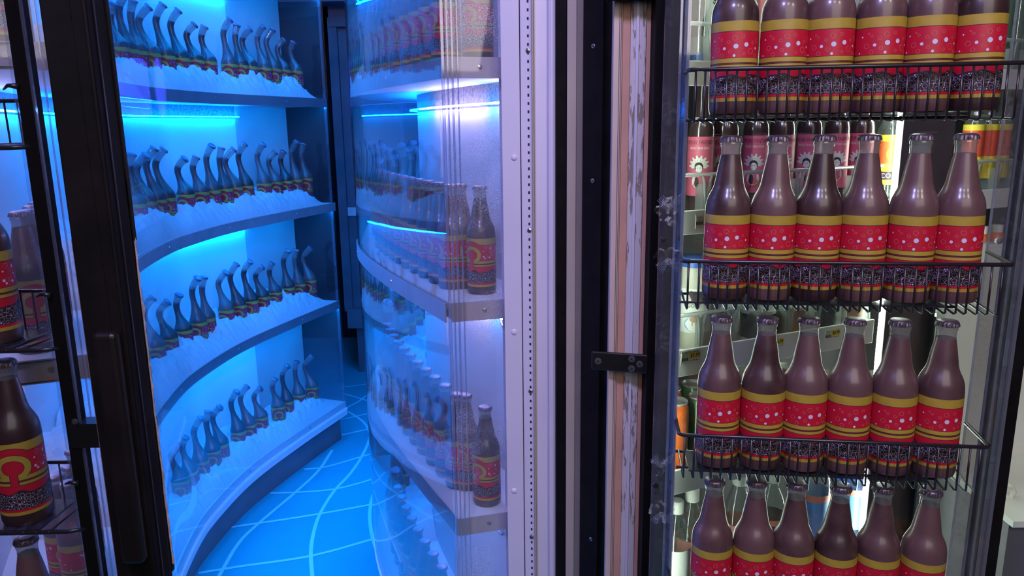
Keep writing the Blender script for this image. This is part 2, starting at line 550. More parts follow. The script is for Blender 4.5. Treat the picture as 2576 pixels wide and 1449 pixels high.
for L in [[(545, 1460), (600, 1367), (654, 1314), (745, 1237), (802, 1183), (836, 1132)],
          [(788, 1470), (782, 1395), (789, 1341), (806, 1291), (841, 1235), (880, 1193), (910, 1149), (929, 1105), (927, 1081), (910, 1058), (873, 1034)],
          [(955, 1205), (941, 1237), (931, 1281), (932, 1324), (944, 1375), (975, 1440)],
          [(500, 1442), (600, 1426), (782, 1399), (937, 1357), (1010, 1335)],
          [(560, 1331), (600, 1324), (769, 1299), (937, 1269), (1010, 1250)],
          [(680, 1241), (752, 1239), (836, 1232), (897, 1218), (937, 1205), (980, 1185)],
          [(765, 1181), (816, 1176), (887, 1156), (934, 1142), (970, 1130)],
          [(860, 1095), (927, 1080), (965, 1072)], [(860, 1056), (927, 1041), (960, 1035)],
          [(860, 1032), (900, 1012), (924, 994), (950, 980)], [(860, 990), (900, 1001), (924, 1009), (960, 1022)], [(860, 975), (930, 966)]]:
    floor_line(L)
struct(mb.obj('floor'), 'blue corridor floor painted with pale curving grid lines', 'floor')
struct(MB().box((-2.2, 5.3, 0), (2.6, 5.4, 2.7), 'far_dark').obj('wall_back'), 'dark wall at the far end of the corridor', 'wall')
struct(MB().box((-2.3, 1.6, 0), (-2.2, 5.4, 2.7), 'far_dark').obj('wall_left'))
struct(MB().box((2.6, 0.2, 0), (2.7, 5.4, 2.7), 'far_dark').obj('wall_right'))
struct(MB().box((-2.3, 1.0, 2.7), (2.7, 5.4, 2.75), 'far_dark').obj('ceiling'))

# far end panel and post seen through the gap between the cases
mb = MB()
a = aty(882, 700, 4.55); b = aty(920, 700, 4.4)
mb.box((a.x, 4.5, 0.30), (b.x + 0.25, 4.62, 2.05), 'far_panel')
mb.box((a.x - 0.02, 4.46, 2.05), (b.x + 0.3, 4.62, 2.16), 'far_panel')
mb.box((a.x - 0.01, 4.44, 0.30), (b.x + 0.25, 4.5, 0.42), 'far_panel')
mb.box((a.x - 0.03, 4.47, 0.40), (a.x + 0.02, 4.56, 2.1), 'far_panel')
mb.box((a.x + 0.02, 4.49, 0.98), (b.x + 0.25, 4.5, 1.03), 'rim_trim')
mb.box((a.x + 0.03, 4.5, 0.0), (b.x + 0.25, 4.6, 0.30), 'kick_grey')
struct(mb.obj('trim_1'), 'dark blue panelled post at the corridor end between the display cases', 'panel')
struct(MB().box((-1.6, 4.3, 2.16), (0.6, 4.5, 2.6), 'far_panel').obj('trim_2'), 'dark beam across the far end of the corridor', 'beam')

# ------------------------------------------------------------------ bottles
RB = 0.0300
PROF = [(0.0, 0.002), (0.024, 0.0), (0.0285, 0.0015), (0.0298, 0.006), (RB, 0.012), (RB, 0.1165), (0.0299, 0.1225), (0.0295, 0.128), (0.0287, 0.1330), (0.0274, 0.1375),
        (0.0255, 0.1420), (0.0234, 0.1462), (0.0217, 0.1497), (0.0204, 0.1533), (0.0194, 0.1570), (0.0186, 0.1615), (0.0176, 0.1680), (0.0165, 0.1745), (0.0150, 0.1830), (0.0135, 0.1905), (0.0127, 0.1954)]
NECK = [(0.0127, 0.200), (0.0126, 0.208), (0.0127, 0.2105), (0.0136, 0.2125), (0.0138, 0.2155), (0.0130, 0.2175), (0.0128, 0.221)]


def cap_mesh(M=None):
    mb = MB(); n = 42
    rings = [(0.0129, 0.2185), (0.0150, 0.2180), (0.0147, 0.2205), (0.0140, 0.2235), (0.0128, 0.2250), (0.0085, 0.2260), (0.001, 0.2263)]
    vs = []; fs = []
    for j, (r, z) in enumerate(rings):
        for k in range(n):
            a = 2 * math.pi * k / n
            rr = r * (1 + (0.035 if k % 2 else -0.035) * (1 if j in (1, 2) else 0.4 if j == 3 else 0))
            p = V((rr * math.cos(a), rr * math.sin(a), z)); vs.append(M @ p if M is not None else p)
    for i in range(len(rings) - 1):
        for k in range(n): fs.append((i * n + k, i * n + (k + 1) % n, (i + 1) * n + (k + 1) % n, (i + 1) * n + k))
    fs.append(tuple((len(rings) - 1) * n + k for k in range(n)))
    mb.add(vs, fs, 'cap_metal', False)
    return mb.mesh('cap')


def cyl(u, z, r):
    """u = arc length (m) from the omega side, which faces -Y"""
    a = u / RB - math.pi / 2
    return V((r * math.cos(a), r * math.sin(a), z))


def label_mesh(fine=True):
    mb = MB(); n = 60; r0 = RB + 0.0002; C = 2 * math.pi * RB

    def wave(u): return 0.0478 + 0.0022 * math.sin(u / C * 2 * math.pi * 5 + 0.6) + 0.0012 * math.sin(u / C * 2 * math.pi * 9)
    edges = [(lambda u: 0.0170), (lambda u: 0.0215), (lambda u: 0.0250), wave, (lambda u: wave(u) + 0.0009), (lambda u: 0.0580), (lambda u: 0.0587), (lambda u: 0.0625),
             (lambda u: 0.0633), (lambda u: 0.0645), (lambda u: 0.0652), (lambda u: 0.0705), (lambda u: 0.0712), (lambda u: 0.1030), (lambda u: 0.1038), (lambda u: 0.1160)]
    cols = ['label_gold', 'label_red', 'label_dark', 'label_dark', 'label_red', 'label_dark', 'label_gold', 'label_dark', 'label_maroon', 'label_dark', 'label_gold',
            'label_maroon', 'label_red', 'label_dark', 'label_gold']
    for j, c in enumerate(cols):
        vs = []; fs = []
        for k in range(n + 1):
            u = C * k / n
            vs += [cyl(u, edges[j](u), r0), cyl(u, edges[j + 1](u), r0)]
        for k in range(n): fs.append((2 * k, 2 * k + 2, 2 * k + 3, 2 * k + 1))
        mb.add(vs, fs, c, True)

    def disc(u, z, rad, mat, h=0.0003, seg=12):
        mb.add([cyl(u, z, r0 + h)] + [cyl(u + rad * math.cos(2 * math.pi * k / seg), z + rad * math.sin(2 * math.pi * k / seg), r0 + h) for k in range(seg)],
               [(0, 1 + k, 1 + (k + 1) % seg) for k in range(seg)], mat)

    def ring(u, z, rad, mat, wd=0.00045, h=0.0003, seg=14):
        vs = []
        for k in range(seg):
            a = 2 * math.pi * k / seg
            for q in (rad, rad - wd): vs.append(cyl(u + q * math.cos(a), z + q * math.sin(a), r0 + h))
        mb.add(vs, [(2 * k, 2 * k + 1, (2 * k + 3) % (2 * seg), (2 * k + 2) % (2 * seg)) for k in range(seg)], mat)

    def poly(pts, mat, h):
        # fan around a point, subdivided along u so that it follows the curve
        vs = [cyl(u, z, r0 + h) for u, z in pts]
        mb.add(vs, [tuple(range(len(vs)))], mat)

    def arcband(uc, zc, ra, rb, a0, a1, mat, h, seg=36):
        vs = []
        for k in range(seg + 1):
            a = a0 + (a1 - a0) * k / seg
            for q in (ra, rb): vs.append(cyl(uc + q * math.cos(a), zc + q * math.sin(a), r0 + h))
        mb.add(vs, [(2 * k, 2 * k + 1, 2 * k + 3, 2 * k + 2) for k in range(seg)], mat)

    # red field, back side, from the photograph
    D = [(485, 587, 16), (592, 568, 25), (697, 553, 23), (800, 590, 12), (577, 665, 14), (395, 665, 9), (405, 500, 9), (842, 668, 9)]
    Rg = [(580, 483, 26), (665, 468, 18), (522, 522, 17), (765, 532, 14), (747, 622, 31), (537, 622, 18), (463, 660, 21), (678, 650, 15), (818, 510, 26), (460, 495, 14),
          (800, 665, 18), (430, 595, 26), (440, 470, 10), (845, 600, 12)]
    back = C / 2

    def uz(x, y):
        q = max(-0.97, min(0.97, (x - 625) / 8.0 / 30.5))
        return back + RB * math.asin(q), 0.1022 - (y - 420) / 8.57 / 1000.0
    for x, y, r in D: u, z = uz(x, y); disc(u, z, r / 8.2 / 1000, 'label_white', 0.00035)
    for x, y, r in Rg: u, z = uz(x, y); ring(u, z, r / 8.2 / 1000, 'label_pinkline')
    rnd = random.Random(5)
    for sgn in (1, -1):
        for k in range(16):
            u = sgn * rnd.uniform(0.026, 0.046); z = rnd.uniform(0.074, 0.099)
            if rnd.random() < 0.4: disc(u, z, rnd.uniform(0.0008, 0.0020), 'label_white')
            else: ring(u, z, rnd.uniform(0.0014, 0.0034), 'label_pinkline')
    # dark fizz band
    pts = []
    for t in range(7000):
        u = rnd.uniform(0, C); z = rnd.uniform(0.0262, 0.0465); r = 0.0032 - 0.0023 * min(1, t / 2600.0) ** 0.6
        if z - r < 0.0254 or z + r > wave(u) - 0.0005: continue
        if all(((min(abs(u - a), C - abs(u - a))) ** 2 + (z - b) ** 2) ** 0.5 > r + q + 0.0003 for a, b, q in pts):
            pts.append((u, z, r))
        if len(pts) > 190: break
    for u, z, r in pts:
        if r < 0.001 and rnd.random() < 0.6: disc(u, z, r, 'label_white', seg=8)
        else: ring(u, z, r, 'label_grey', 0.0004, seg=12)
    # omega: halo into the gold band, gold horseshoe with feet running into the stripes
    zc = 0.0818

    def earc(ax, az, bx, bz, a0, a1, mat, h, seg=44):
        nr = max(1, int((bx - ax) / 0.0014)); vs = []
        for k in range(seg + 1):
            a = math.radians(a0 + (a1 - a0) * k / seg)
            for q in range(nr + 1):
                t = q / nr; vs.append(cyl((ax + (bx - ax) * t) * math.cos(a), zc + (az + (bz - az) * t) * math.sin(a), r0 + h))
        mb.add(vs, [(k * (nr + 1) + q, k * (nr + 1) + q + 1, (k + 1) * (nr + 1) + q + 1, (k + 1) * (nr + 1) + q) for k in range(seg) for q in range(nr)], mat)

    def sheet(u0, u1, zl, zu, mat, h):
        """strip of label between two heights that vary with u"""
        m_ = max(2, int(abs(u1 - u0) / 0.0012)); vs = []
        for k in range(m_ + 1):
            u = u0 + (u1 - u0) * k / m_
            vs += [cyl(u, zl(u), r0 + h), cyl(u, zu(u), r0 + h)]
        mb.add(vs, [(2 * k, 2 * k + 2, 2 * k + 3, 2 * k + 1) for k in range(m_)], mat)
    zc = 0.0825
    # the halo lifts the lower edge of the gold band into an arch
    def arch(u, ax, az): return zc + az * math.sqrt(max(0, 1 - (u / ax) ** 2))
    sheet(-0.0200, 0.0200, lambda u: 0.1030, lambda u: max(0.1031, arch(u, 0.0290, 0.0276)), 'label_dark', 0.00012)
    sheet(-0.0195, 0.0195, lambda u: 0.1020, lambda u: max(0.1021, arch(u, 0.0283, 0.0268)), 'label_red', 0.00016)
    earc(0.0126, 0.0101, 0.0216, 0.0184, -64, 244, 'label_dark', 0.00020)
    earc(0.0131, 0.0106, 0.0210, 0.0178, -63, 243, 'label_gold', 0.00024)
    for sg in (1, -1):
        sheet(sg * 0.0048, sg * 0.0200, lambda u: 0.0655, lambda u: 0.0655 + 0.0085 * max(0.0, 1 - abs((abs(u) - 0.0048) / 0.0152)) ** 0.8, 'label_gold', 0.00026)
        sheet(sg * 0.0040, sg * 0.0050, lambda u: 0.0585, lambda u: 0.0748, 'label_dark', 0.00028)
    for k in range(4):
        x0 = -0.0042 + k * 0.0021
        poly([(x0, 0.0570), (x0 + 0.0021, 0.0570), (x0 + 0.0021, 0.0765), (x0, 0.0765)], 'label_red', 0.00030)
    return mb.mesh('label')


LABEL = label_mesh()


def squash(prof): return [(r, z if z < 0.1165 else 0.1165 + (z - 0.1165) * 0.945) for r, z in prof]


mbb = MB(); mbb.lathe(PROF, 'cola_glass', 40)
BODY = mbb.mesh('bottle_glass')
mbb = MB(); mbb.lathe(squash(NECK), 'neck_glass', 28, cap=False)
NECKM = mbb.mesh('neck')
CAP = cap_mesh(Matrix.Translation((0, 0, -0.0056)))


def make_bottle(name='soda_bottle'):
    r = mk(name, BODY)
    mk('label', LABEL, r); mk('neck', NECKM, r); mk('cap', CAP, r)
    return r


proto = make_bottle()
proto_used = [False]


def bottle(loc, rotz, label, group, rot=None):
    if not proto_used[0]:
        proto_used[0] = True; o = proto; o.location = loc; o.rotation_euler = rot or (0, 0, rotz)
    else:
        o = copy_tree(proto, loc, rotz, rot)
    return tag(o, label, 'bottle', group)


def warped_proto(seed):
    """bottle whose neck is stretched, leans and then curls over at the cap"""
    rnd = random.Random(seed)
    L = rnd.uniform(0.115, 0.165)
    lean = rnd.uniform(-0.032, -0.010); curl = rnd.uniform(0.010, 0.036); dy = rnd.uniform(-0.008, 0.008)
    z0 = 0.119; n = 30; N = 26
    body = [(0.0, 0.002), (0.024, 0.0), (0.0285, 0.0015), (0.0298, 0.006), (RB, 0.012), (RB, z0)]
    spine = []
    for i in range(N + 1):
        t = i / N
        x = lean * (math.sin(min(1, t / 0.72) * math.pi / 2) ** 1.5) + curl * max(0, (t - 0.60) / 0.40) ** 1.8
        spine.append(V((x, dy * t * t, z0 + L * (t - 0.12 * max(0, t - 0.7)))))

    def rad(t):
        if t < 0.06: return RB - 0.0012 * t / 0.06
        if t < 0.50:
            q = (t - 0.06) / 0.44; q = 1 - (1 - q) ** 1.9; return 0.0288 + (0.0098 - 0.0288) * q
        return 0.0098 + (0.0128 - 0.0098) * ((t - 0.50) / 0.5) ** 1.2
    frames = []
    for i, p in enumerate(spine):
        t = (spine[min(i + 1, N)] - spine[max(i - 1, 0)]).normalized()
        x = V((1, 0, 0)) - t * t.x; x.normalize(); y = t.cross(x); frames.append((p, x, y, t))
    fill = int(N * 0.80)

    def tube(i0, i1, mat, pre=()):
        m = MB(); vs = []; fs = []; cnt = 0
        for r, z in pre:
            vs += [V((r * math.cos(2 * math.pi * k / n), r * math.sin(2 * math.pi * k / n), z)) for k in range(n)]; cnt += 1
        for i in range(i0, i1 + 1):
            p, x, y, t = frames[i]; r = rad(i / N)
            vs += [p + (x * math.cos(2 * math.pi * k / n) + y * math.sin(2 * math.pi * k / n)) * r for k in range(n)]; cnt += 1
        for i in range(cnt - 1):
            for k in range(n): fs.append((i * n + k, i * n + (k + 1) % n, (i + 1) * n + (k + 1) % n, (i + 1) * n + k))
        if pre: fs.append(tuple(range(n))[::-1])
        fs.append(tuple((cnt - 1) * n + k for k in range(n)))
        return m.add(vs, fs, mat, True)
    bm = tube(1, fill, 'cola_glass', body).mesh('warped_glass')
    nm = tube(fill, N, 'neck_glass').mesh('warped_neck')
    p, x, y, t = frames[-1]
    M = Matrix(((x.x, y.x, t.x, p.x), (x.y, y.y, t.y, p.y), (x.z, y.z, t.z, p.z), (0, 0, 0, 1))) @ Matrix.Translation((0, 0, -0.2195))
    return bm, nm, cap_mesh(M)


WP = [warped_proto(100 + k) for k in range(7)]


def warped(loc, rotz, k, label, group):
    bm, nm, cm = WP[k % len(WP)]
    r = mk('warped_bottle', bm)
    mk('label', LABEL, r); mk('neck', nm, r); mk('cap', cm, r)
    r.location = loc; r.rotation_euler = (0, 0, rotz)
    return tag(r, label, 'bottle', group)


# ------------------------------------------------------------------ curved display cases
TIERS = [0.20, 0.70, 1.16, 1.62, 2.08]
TH = 0.032
LF = catmull([(-0.64, 1.125), (-0.76, 1.36), (-0.88, 1.64), (-0.965, 1.86), (-1.020, 2.03), (-1.062, 2.28), (-1.068, 2.46), (-1.035, 2.76), (-0.935, 3.11), (-0.815, 3.46)])
LF = resample(LF, 0.025)
RF = catmull([(-0.118, 1.43), (-0.228, 1.653), (-0.305, 1.82), (-0.382, 2.012), (-0.440, 2.196), (-0.463, 2.36), (-0.440, 2.62), (-0.36, 2.95), (-0.22, 3.3), (-0.05, 3.6)])
RF = resample(RF, 0.025)


def ribbon_part(root, name, a, b, z0, z1, mat, label=None):
    return part(MB().band(a, b, z0, z1, mat), name, root, label)


def display_case(root, front, side, end, panel_frac, face, words):
    """front: xy curve from the doors inwards; side=+1 if the case lies to the left of it; end: xy of the end face's far corner"""
    D = 0.185 if side < 0 else 0.215
    back = offset(front, side * D)
    n = len(front); nb = int(n * panel_frac)
    E = V((end[0], end[1], 0)); E2 = E + (back[0] - front[0]).normalized() * 0.0
    # back panel
    bk = back[:nb]
    # start the panel where the end face begins, carried over to the far corner
    inner = V((E.x, E.y, 0)) + V((0.0, 0.30, 0))
    for t in range(4):
        z0 = TIERS[t]; z1 = TIERS[t + 1] - TH - 0.05
        pn = part(MB().band(bk, offset(bk, side * 0.012), z0, z1, 'white_panel'), 'back_panel', root)
        hd = part(MB().band(bk, offset(bk, side * 0.012), z1, TIERS[t + 1] - TH, 'recess_grey'), 'recess_strip', root)
        # led strip under the shelf above, just in front of the panel
        l0 = offset(bk, -side * 0.022); l1 = offset(bk, -side * 0.016); zz = z1 + 0.004
        seq = [(0, 6, 'led_white'), (6, 9, 'led_cyan'), (9, 24, 'led_white'), (24, 28, 'led_cyan'), (28, nb, 'led_blue')] if side < 0 else \
              [(0, 25, 'led_white'), (25, 33, 'led_cyan'), (33, nb, 'led_blue')]
        for i0, i1, mt in seq:
            part(MB().band(l0[i0:i1 + 1], l1[i0:i1 + 1], zz, zz + 0.0045, mt), 'led_strip', root, {'led_white': 'whiter stretch of the strip light', 'led_cyan': 'cyan stretch of the strip light'}.get(mt))
        f0 = offset(front, side * 0.006)[32:]; f1 = offset(front, side * 0.011)[32:]  # added strip hidden by the trim, evens out light in the tiers
        if t != 2 or side > 0: part(MB().band(f0, f1, TIERS[t + 1] - TH - 0.003, TIERS[t + 1] - TH - 0.0002, 'led_front_fill'), 'led_strip', root, 'added fill strip hidden behind the shelf edge')
        # panel joint covers
        for f in (0.30, 0.62):
            i = int(nb * f); q = offset(bk, -side * 0.002)[i]; tt = (bk[i + 1] - bk[i]).normalized()
            M = Matrix.Translation((q.x, q.y, 0)) @ Matrix.Rotation(math.atan2(tt.y, tt.x), 4, 'Z')
            part(MB().box((-0.004, -0.002, z1 - 0.17), (0.004, 0.002, z1), 'white_panel', M), 'panel_clip', root)
    part(MB().band(back[nb - 1:], offset(back, side * 0.012)[nb - 1:], TIERS[0], 2.08, 'end_grey'), 'end_fill_panel', root, 'added panel catching blue light at the far end')  # added panel, picks up blue where the acrylic reflections stay weak
    # shelves, edge trims, screws
    for t, zt in enumerate(TIERS):
        poly = [(p.x, p.y) for p in front] + [(p.x, p.y) for p in reversed(back)] + [(E.x, E.y)] if side < 0 else \
               [(p.x, p.y) for p in reversed(front)] + [(E.x, E.y)] + [(p.x, p.y) for p in back]
        if side < 0: poly = [(p.x, p.y) for p in front] + [(p.x, p.y) for p in reversed(back)] + [(E.x, E.y + 0.2), (E.x, E.y)]
        else: poly = [(p.x, p.y) for p in front] + [(p.x, p.y) for p in reversed(back)] + [(E.x, E.y + 0.3), (E.x, E.y)]
        part(MB().prism(poly, zt - TH, zt, 'white_shelf'), 'shelf', root)
        o0, o1 = (0.0135, 0.0108) if t == 2 else (0.003, 0.0)
        ed = part(MB().band(offset(front, -side * o0), offset(front, -side * o1), zt - TH - 0.004, zt + 0.002, 'shelf_trim' if t else 'rim_trim'), 'shelf_edge', root)
        ef = part(MB().band([front[0] + V((0, -0.003, 0)), E + V((0, -0.003, 0))], [front[0], E], zt - TH - 0.004, zt + 0.002, 'end_trim'), 'shelf_edge', root, 'flat edge strip on the door side')
        dq = (E - front[0]).normalized(); qq = front[0] + dq * 0.066 + V((0, -0.003, 0))
        Mq = Matrix.Translation((qq.x, qq.y, zt - TH / 2)) @ V((dq.y, -dq.x, 0)).to_track_quat('Z', 'Y').to_matrix().to_4x4()
        o = MB().lathe([(0.0001, -0.001), (0.0048, -0.001), (0.0043, 0.0015), (0.0015, 0.0028), (0.0001, 0.0028)], 'screw_steel', 12, Mq).obj('screw', ef); recenter(o, root.location)
        for i in list(range(14, n - 3, 18)):
            q = offset(front, -side * (o0 + 0.0005))[i]; tt = (front[i + 1] - front[i]).normalized(); nn = V((-tt.y, tt.x, 0)) * (-side)
            M = Matrix.Translation((q.x, q.y, zt - TH / 2)) @ nn.to_track_quat('Z', 'Y').to_matrix().to_4x4()
            s_ = MB().lathe([(0.0001, -0.001), (0.0045, -0.001), (0.004, 0.0015), (0.0015, 0.0028)], 'screw_steel', 10, M)
            o = s_.obj('screw', ed); recenter(o, root.location)
    # base: kick plate and rim
    k0 = offset(front, side * 0.035)
    part(MB().band(k0, offset(k0, side * 0.02), 0.0, 0.135, 'kick_grey'), 'kick_plate', root)
    part(MB().band([front[0] + V((0, 0.03, 0)), E + V((0, 0.03, 0))], [front[0] + V((0, 0.05, 0)), E + V((0, 0.05, 0))], 0.0, 0.135, 'kick_grey'), 'kick_plate', root)
    part(MB().band(offset(front, -side * 0.008), offset(front, side * 0.05), 0.135, TIERS[0] - TH - 0.004, 'rim_trim'), 'base_rim', root)
    part(MB().band(offset(front, -side * 0.012), offset(front, -side * 0.004), TIERS[0] - TH - 0.006, TIERS[0] - TH + 0.004, 'white_shelf'), 'rim_bead', root)
    # acrylic
    part(MB().band(offset(front, -side * 0.010), offset(front, -side * 0.005), TIERS[0] - 0.03, 2.20, 'acrylic'), 'acrylic_side', root, 'clear curved acrylic side')
    return back


case_r = empty('display_case', (-0.2, 1.9, 0))
tag(case_r, 'curved white display case of cola bottles on the right of the blue corridor', 'display case')
RE = V((0.10, 1.487, 0))
RBK = display_case(case_r, RF, -1, RE, 0.80, None, '')
case_l = empty('display_case', (-1.1, 2.2, 0))
tag(case_l, 'curved white display case of bent-neck bottles and snow left of the corridor', 'display case')
LE = V((-1.15, 0.93, 0))
LBK = display_case(case_l, LF, 1, LE, 0.86, None, '')

# end faces: panel behind, misted pane and the clear corner posts
def end_face(root, front0, E, pane):
    nrm = V(((E - front0).y, -(E - front0).x, 0)).normalized()
    if nrm.y > 0: nrm = -nrm
    o = nrm * 0.010
    part(MB().band([front0 + o * 1.4, E + o * 1.4], [front0 + o * 0.9, E + o * 0.9], 0.15, 2.20, pane), 'acrylic_end', root, 'misted acrylic end pane')
    for k, off in enumerate(((0.0, 0.0), (0.0085, 0.002), (0.017, 0.003), (0.027, 0.002))):
        d = (E - front0).normalized()
        p = front0 + d * (off[0] - 0.006) + nrm * (0.016 + off[1])
        M = Matrix.Translation(p) @ Matrix.Rotation(math.atan2(d.y, d.x), 4, 'Z')
        hw = (0.0026, 0.0012, 0.0016, 0.0009)[k]
        part(MB().box((-hw, -0.003, 0.12), (hw, 0.003, 2.2), 'acrylic_edge', M), 'corner_post', root)


end_face(case_r, RF[0], RE, 'acrylic_misted')
end_face(case_l, LF[0], LE, 'acrylic_haze')

def ring_wire(px, py, A, B, rad):
    d = (B - A).normalized(); nn = V((d.y, -d.x, 0))
    c = atp(px, py, A + nn * (0.01 if nn.y < 0 else -0.01), nn)
    pts = [c + d * (rad * math.cos(a)) + V((0, 0, rad * math.sin(a))) for a in [2 * math.pi * k / 32 for k in range(32)]]
    return MB().tube(pts, 0.004, 'ring_foil', 8, True)


part(ring_wire(1272, 800, RBK[0], RBK[4], 0.026), 'cable_grommet', case_r)
part(ring_wire(1258, 1318, RBK[0], RBK[4], 0.024), 'cable_grommet', case_r)
part(ring_wire(62, 1003, LBK[10], LBK[16], 0.040), 'cable_grommet', case_l)
for rt, fr, sd in ((case_l, LF, 1), (case_r, RF, -1)):
    q = fr[-1]; t_ = (fr[-1] - fr[-2]).normalized(); M = Matrix.Translation((q.x, q.y, 0)) @ Matrix.Rotation(math.atan2(t_.y, t_.x), 4, 'Z')
    part(MB().box((-0.004, 0.0 if sd > 0 else -0.012, 0.17), (0.002, 0.012 if sd > 0 else 0.0, 2.2), 'acrylic_edge', M), 'acrylic_edge', rt, 'pale far edge of the acrylic side')
    part(MB().box((-0.004, 0.01 if sd > 0 else -0.18, 0.17), (0.0, 0.21 if sd > 0 else -0.01, 2.2), 'acrylic_haze', M), 'acrylic_end', rt, 'far acrylic end pane')


# snow on the tiers
def snow(front, back, i0, i1, z, hgt, name_label, seed):
    mbs = MB(); f = resample(front[i0:i1], 0.007); b = resample(back[i0:i1], 0.007)
    n = min(len(f), len(b)); m = 32
    vs = []; fs = []
    for i in range(n):
        for j in range(m + 1):
            t = j / m
            p = f[min(len(f) - 1, round(i * (len(f) - 1) / (n - 1)))].lerp(b[min(len(b) - 1, round(i * (len(b) - 1) / (n - 1)))], 0.02 + 0.96 * t)
            e = math.sin(min(1, t / 0.34) * math.pi / 2) ** 0.8 * min(1, i / 14.0, (n - 1 - i) / 14.0) ** 0.7
            q = p * 7 + V((seed, 0, 0)); q2 = p * 22 + V((seed, 3, 0)); q3 = p * 60 + V((seed, 7, 1)); q4 = p * 170 + V((seed, 1, 5))
            h = hgt * e * (0.85 + 0.40 * mnoise.noise(q) + 0.22 * abs(mnoise.noise(q2)) + 0.14 * mnoise.noise(q3)) + 0.006 * mnoise.noise(q4) * min(1, e * 3)
            pp = p + V((mnoise.noise(q3), mnoise.noise(q4), 0)) * 0.007 * e
            vs.append((pp.x, pp.y, z + max(0.0, h) + 0.001))
    for i in range(n - 1):
        for j in range(m):
            a = i * (m + 1) + j; fs.append((a, a + 1, a + m + 2, a + m + 1))
    mbs.add(vs, fs, 'snow_fluff', True)
    return tag(mbs.obj('snow_heap'), name_label, 'snow', None, 'stuff')


TN = ['lowest', 'second', 'third', 'top']
for t in range(4):
    snow(LF, LBK, 14 if t else 16, len(LF) - 2, TIERS[t], 0.088 if t else 0.080, 'white fluffy snow around the bottles on the %s tier of the left curved case' % TN[t], 10 + t)
    snow(RF, RBK, 31, len(RF) - 9, TIERS[t], 0.088, 'white fluffy snow deep inside the %s tier of the right curved case' % TN[t], 30 + t)


def along(front, s):
    L = 0
    for a, b in zip(front, front[1:]):
        d = (b - a).length
        if L + d >= s: return a.lerp(b, (s - L) / d), (b - a).normalized()
        L += d
    return front[-1], (front[-1] - front[-2]).normalized()


# bottles on the right case: straight ones by the doors, bent ones further in
rline = offset(RF, -0.062)
for t in range(4):
    s = 0.145; k = 0
    # the lone bottle by the end pane
    fp = {0: (1236, 1440), 1: (1225, 1268), 2: (1212, 738), 3: (1186, 140)}[t]
    if t:
        p = atz(fp[0], fp[1], TIERS[t]) + V((0, 0.012, 0)) if t < 3 else atz(1212, 738, TIERS[2]) + V((0.002, 0.014, 0))
        bottle((p.x, p.y, TIERS[t]), math.radians(-38), 'frosted cola bottle alone behind the misted end pane, %s tier of the right case' % TN[t], None)
    else:
        bottle((-0.045, 1.53, TIERS[t]), math.radians(-38), 'frosted cola bottle alone behind the misted end pane, lowest tier of the right case', None)
    if t in (1, 2):
        p = atz(1165 if t == 2 else 1178, 725 if t == 2 else 1232, TIERS[t])
        bottle((p.x - 0.002, p.y + 0.02, TIERS[t]), math.radians(-30), 'cola bottle half hidden behind the corner post, %s tier of the right case' % TN[t], None)
    while s < 1.55:
        p, tt = along(rline, s)
        ang = math.atan2(tt.y, tt.x)
        if s < 0.82 and not (t == 0 and s > 0.75):
            bottle((p.x, p.y, TIERS[t]), ang + math.radians(180) + random.uniform(-.15, .15), '%s straight cola bottle from the doors along the %s tier of the right case' % (ORD[k], TN[t]), 'straight bottles on the %s tier of the right case' % TN[t])
        else:
            warped((p.x, p.y, TIERS[t]), ang + math.radians(180), k * 3 + t, '%s bottle from the doors, neck bent, along the %s tier of the right case' % (ORD[k], TN[t]), 'bent bottles on the %s tier of the right case' % TN[t])
        s += 0.0665 if s < 0.8 else 0.085; k += 1

# bottles on the left case
lline = offset(LF, 0.085)
Lpx = {3: [300, 322, 345, 380, 418, 455, 492, 525, 578, 606, 630, 665, 690, 715, 745, 775],
       2: [345, 372, 392, 420, 468, 505, 535, 566, 588, 620, 665, 693, 720, 745, 770, 800],
       1: [350, 392, 425, 462, 500, 522, 570, 600, 632, 660, 692, 725, 752, 780, 805],
       0: [455, 478, 505, 535, 556, 600, 626, 656, 700, 722, 752, 785, 812]}
for t in range(4):
    k = 0
    for s in (0.10, 0.175, 0.25):
        p, tt = along(offset(LF, 0.075), s)
        bottle((p.x, p.y, TIERS[t]), math.atan2(tt.y, tt.x) + math.radians(random.uniform(-20, 10)), '%s straight cola bottle from the doors along the %s tier of the left case' % (ORD[k], TN[t]), 'straight bottles on the %s tier of the left case' % TN[t]); k += 1
    last = None
    for j, x in enumerate(Lpx[t]):
        # find the place on the bottle line that the pixel column looks at
        best = None
        for i in range(12, len(lline)):
            q = lline[i] + V((0, 0, TIERS[t] + 0.1)); v = q - CP; wv = v.dot(CF); px = 1288 + FPX * v.dot(CR) / wv
            yp = 724.5 - FPX * v.dot(CU) / wv
            if best is None or abs(px - x) < best[0]: best = (abs(px - x), i)
        i = best[1]
        # refine between neighbours
        bb = None
        for i2 in range(max(12, i - 1), min(len(lline) - 1, i + 1)):
            for f in range(21):
                q = lline[i2].lerp(lline[i2 + 1], f / 20) + V((0, 0, TIERS[t] + 0.1)); v = q - CP; px = 1288 + FPX * v.dot(CR) / v.dot(CF)
                if bb is None or abs(px - x) < bb[0]: bb = (abs(px - x), lline[i2].lerp(lline[i2 + 1], f / 20), (lline[i2 + 1] - lline[i2]).normalized())
        p, tt = bb[1], bb[2]
        if last is not None and (p - last).length < 0.056:
            d = (p - last); d = d.normalized() if d.length > 1e-4 else tt
            p = last + tt * 0.060
        last = p
        if p.y > 3.42: break
        warped((p.x, p.y, TIERS[t]), random.uniform(-0.25, 0.35), j * 2 + t * 3, '%s bent-neck cola bottle from the doors in the snow, %s tier of the left case' % (ORD[k], TN[t]), 'bent bottles in the snow on the %s tier of the left case' % TN[t])
        k += 1
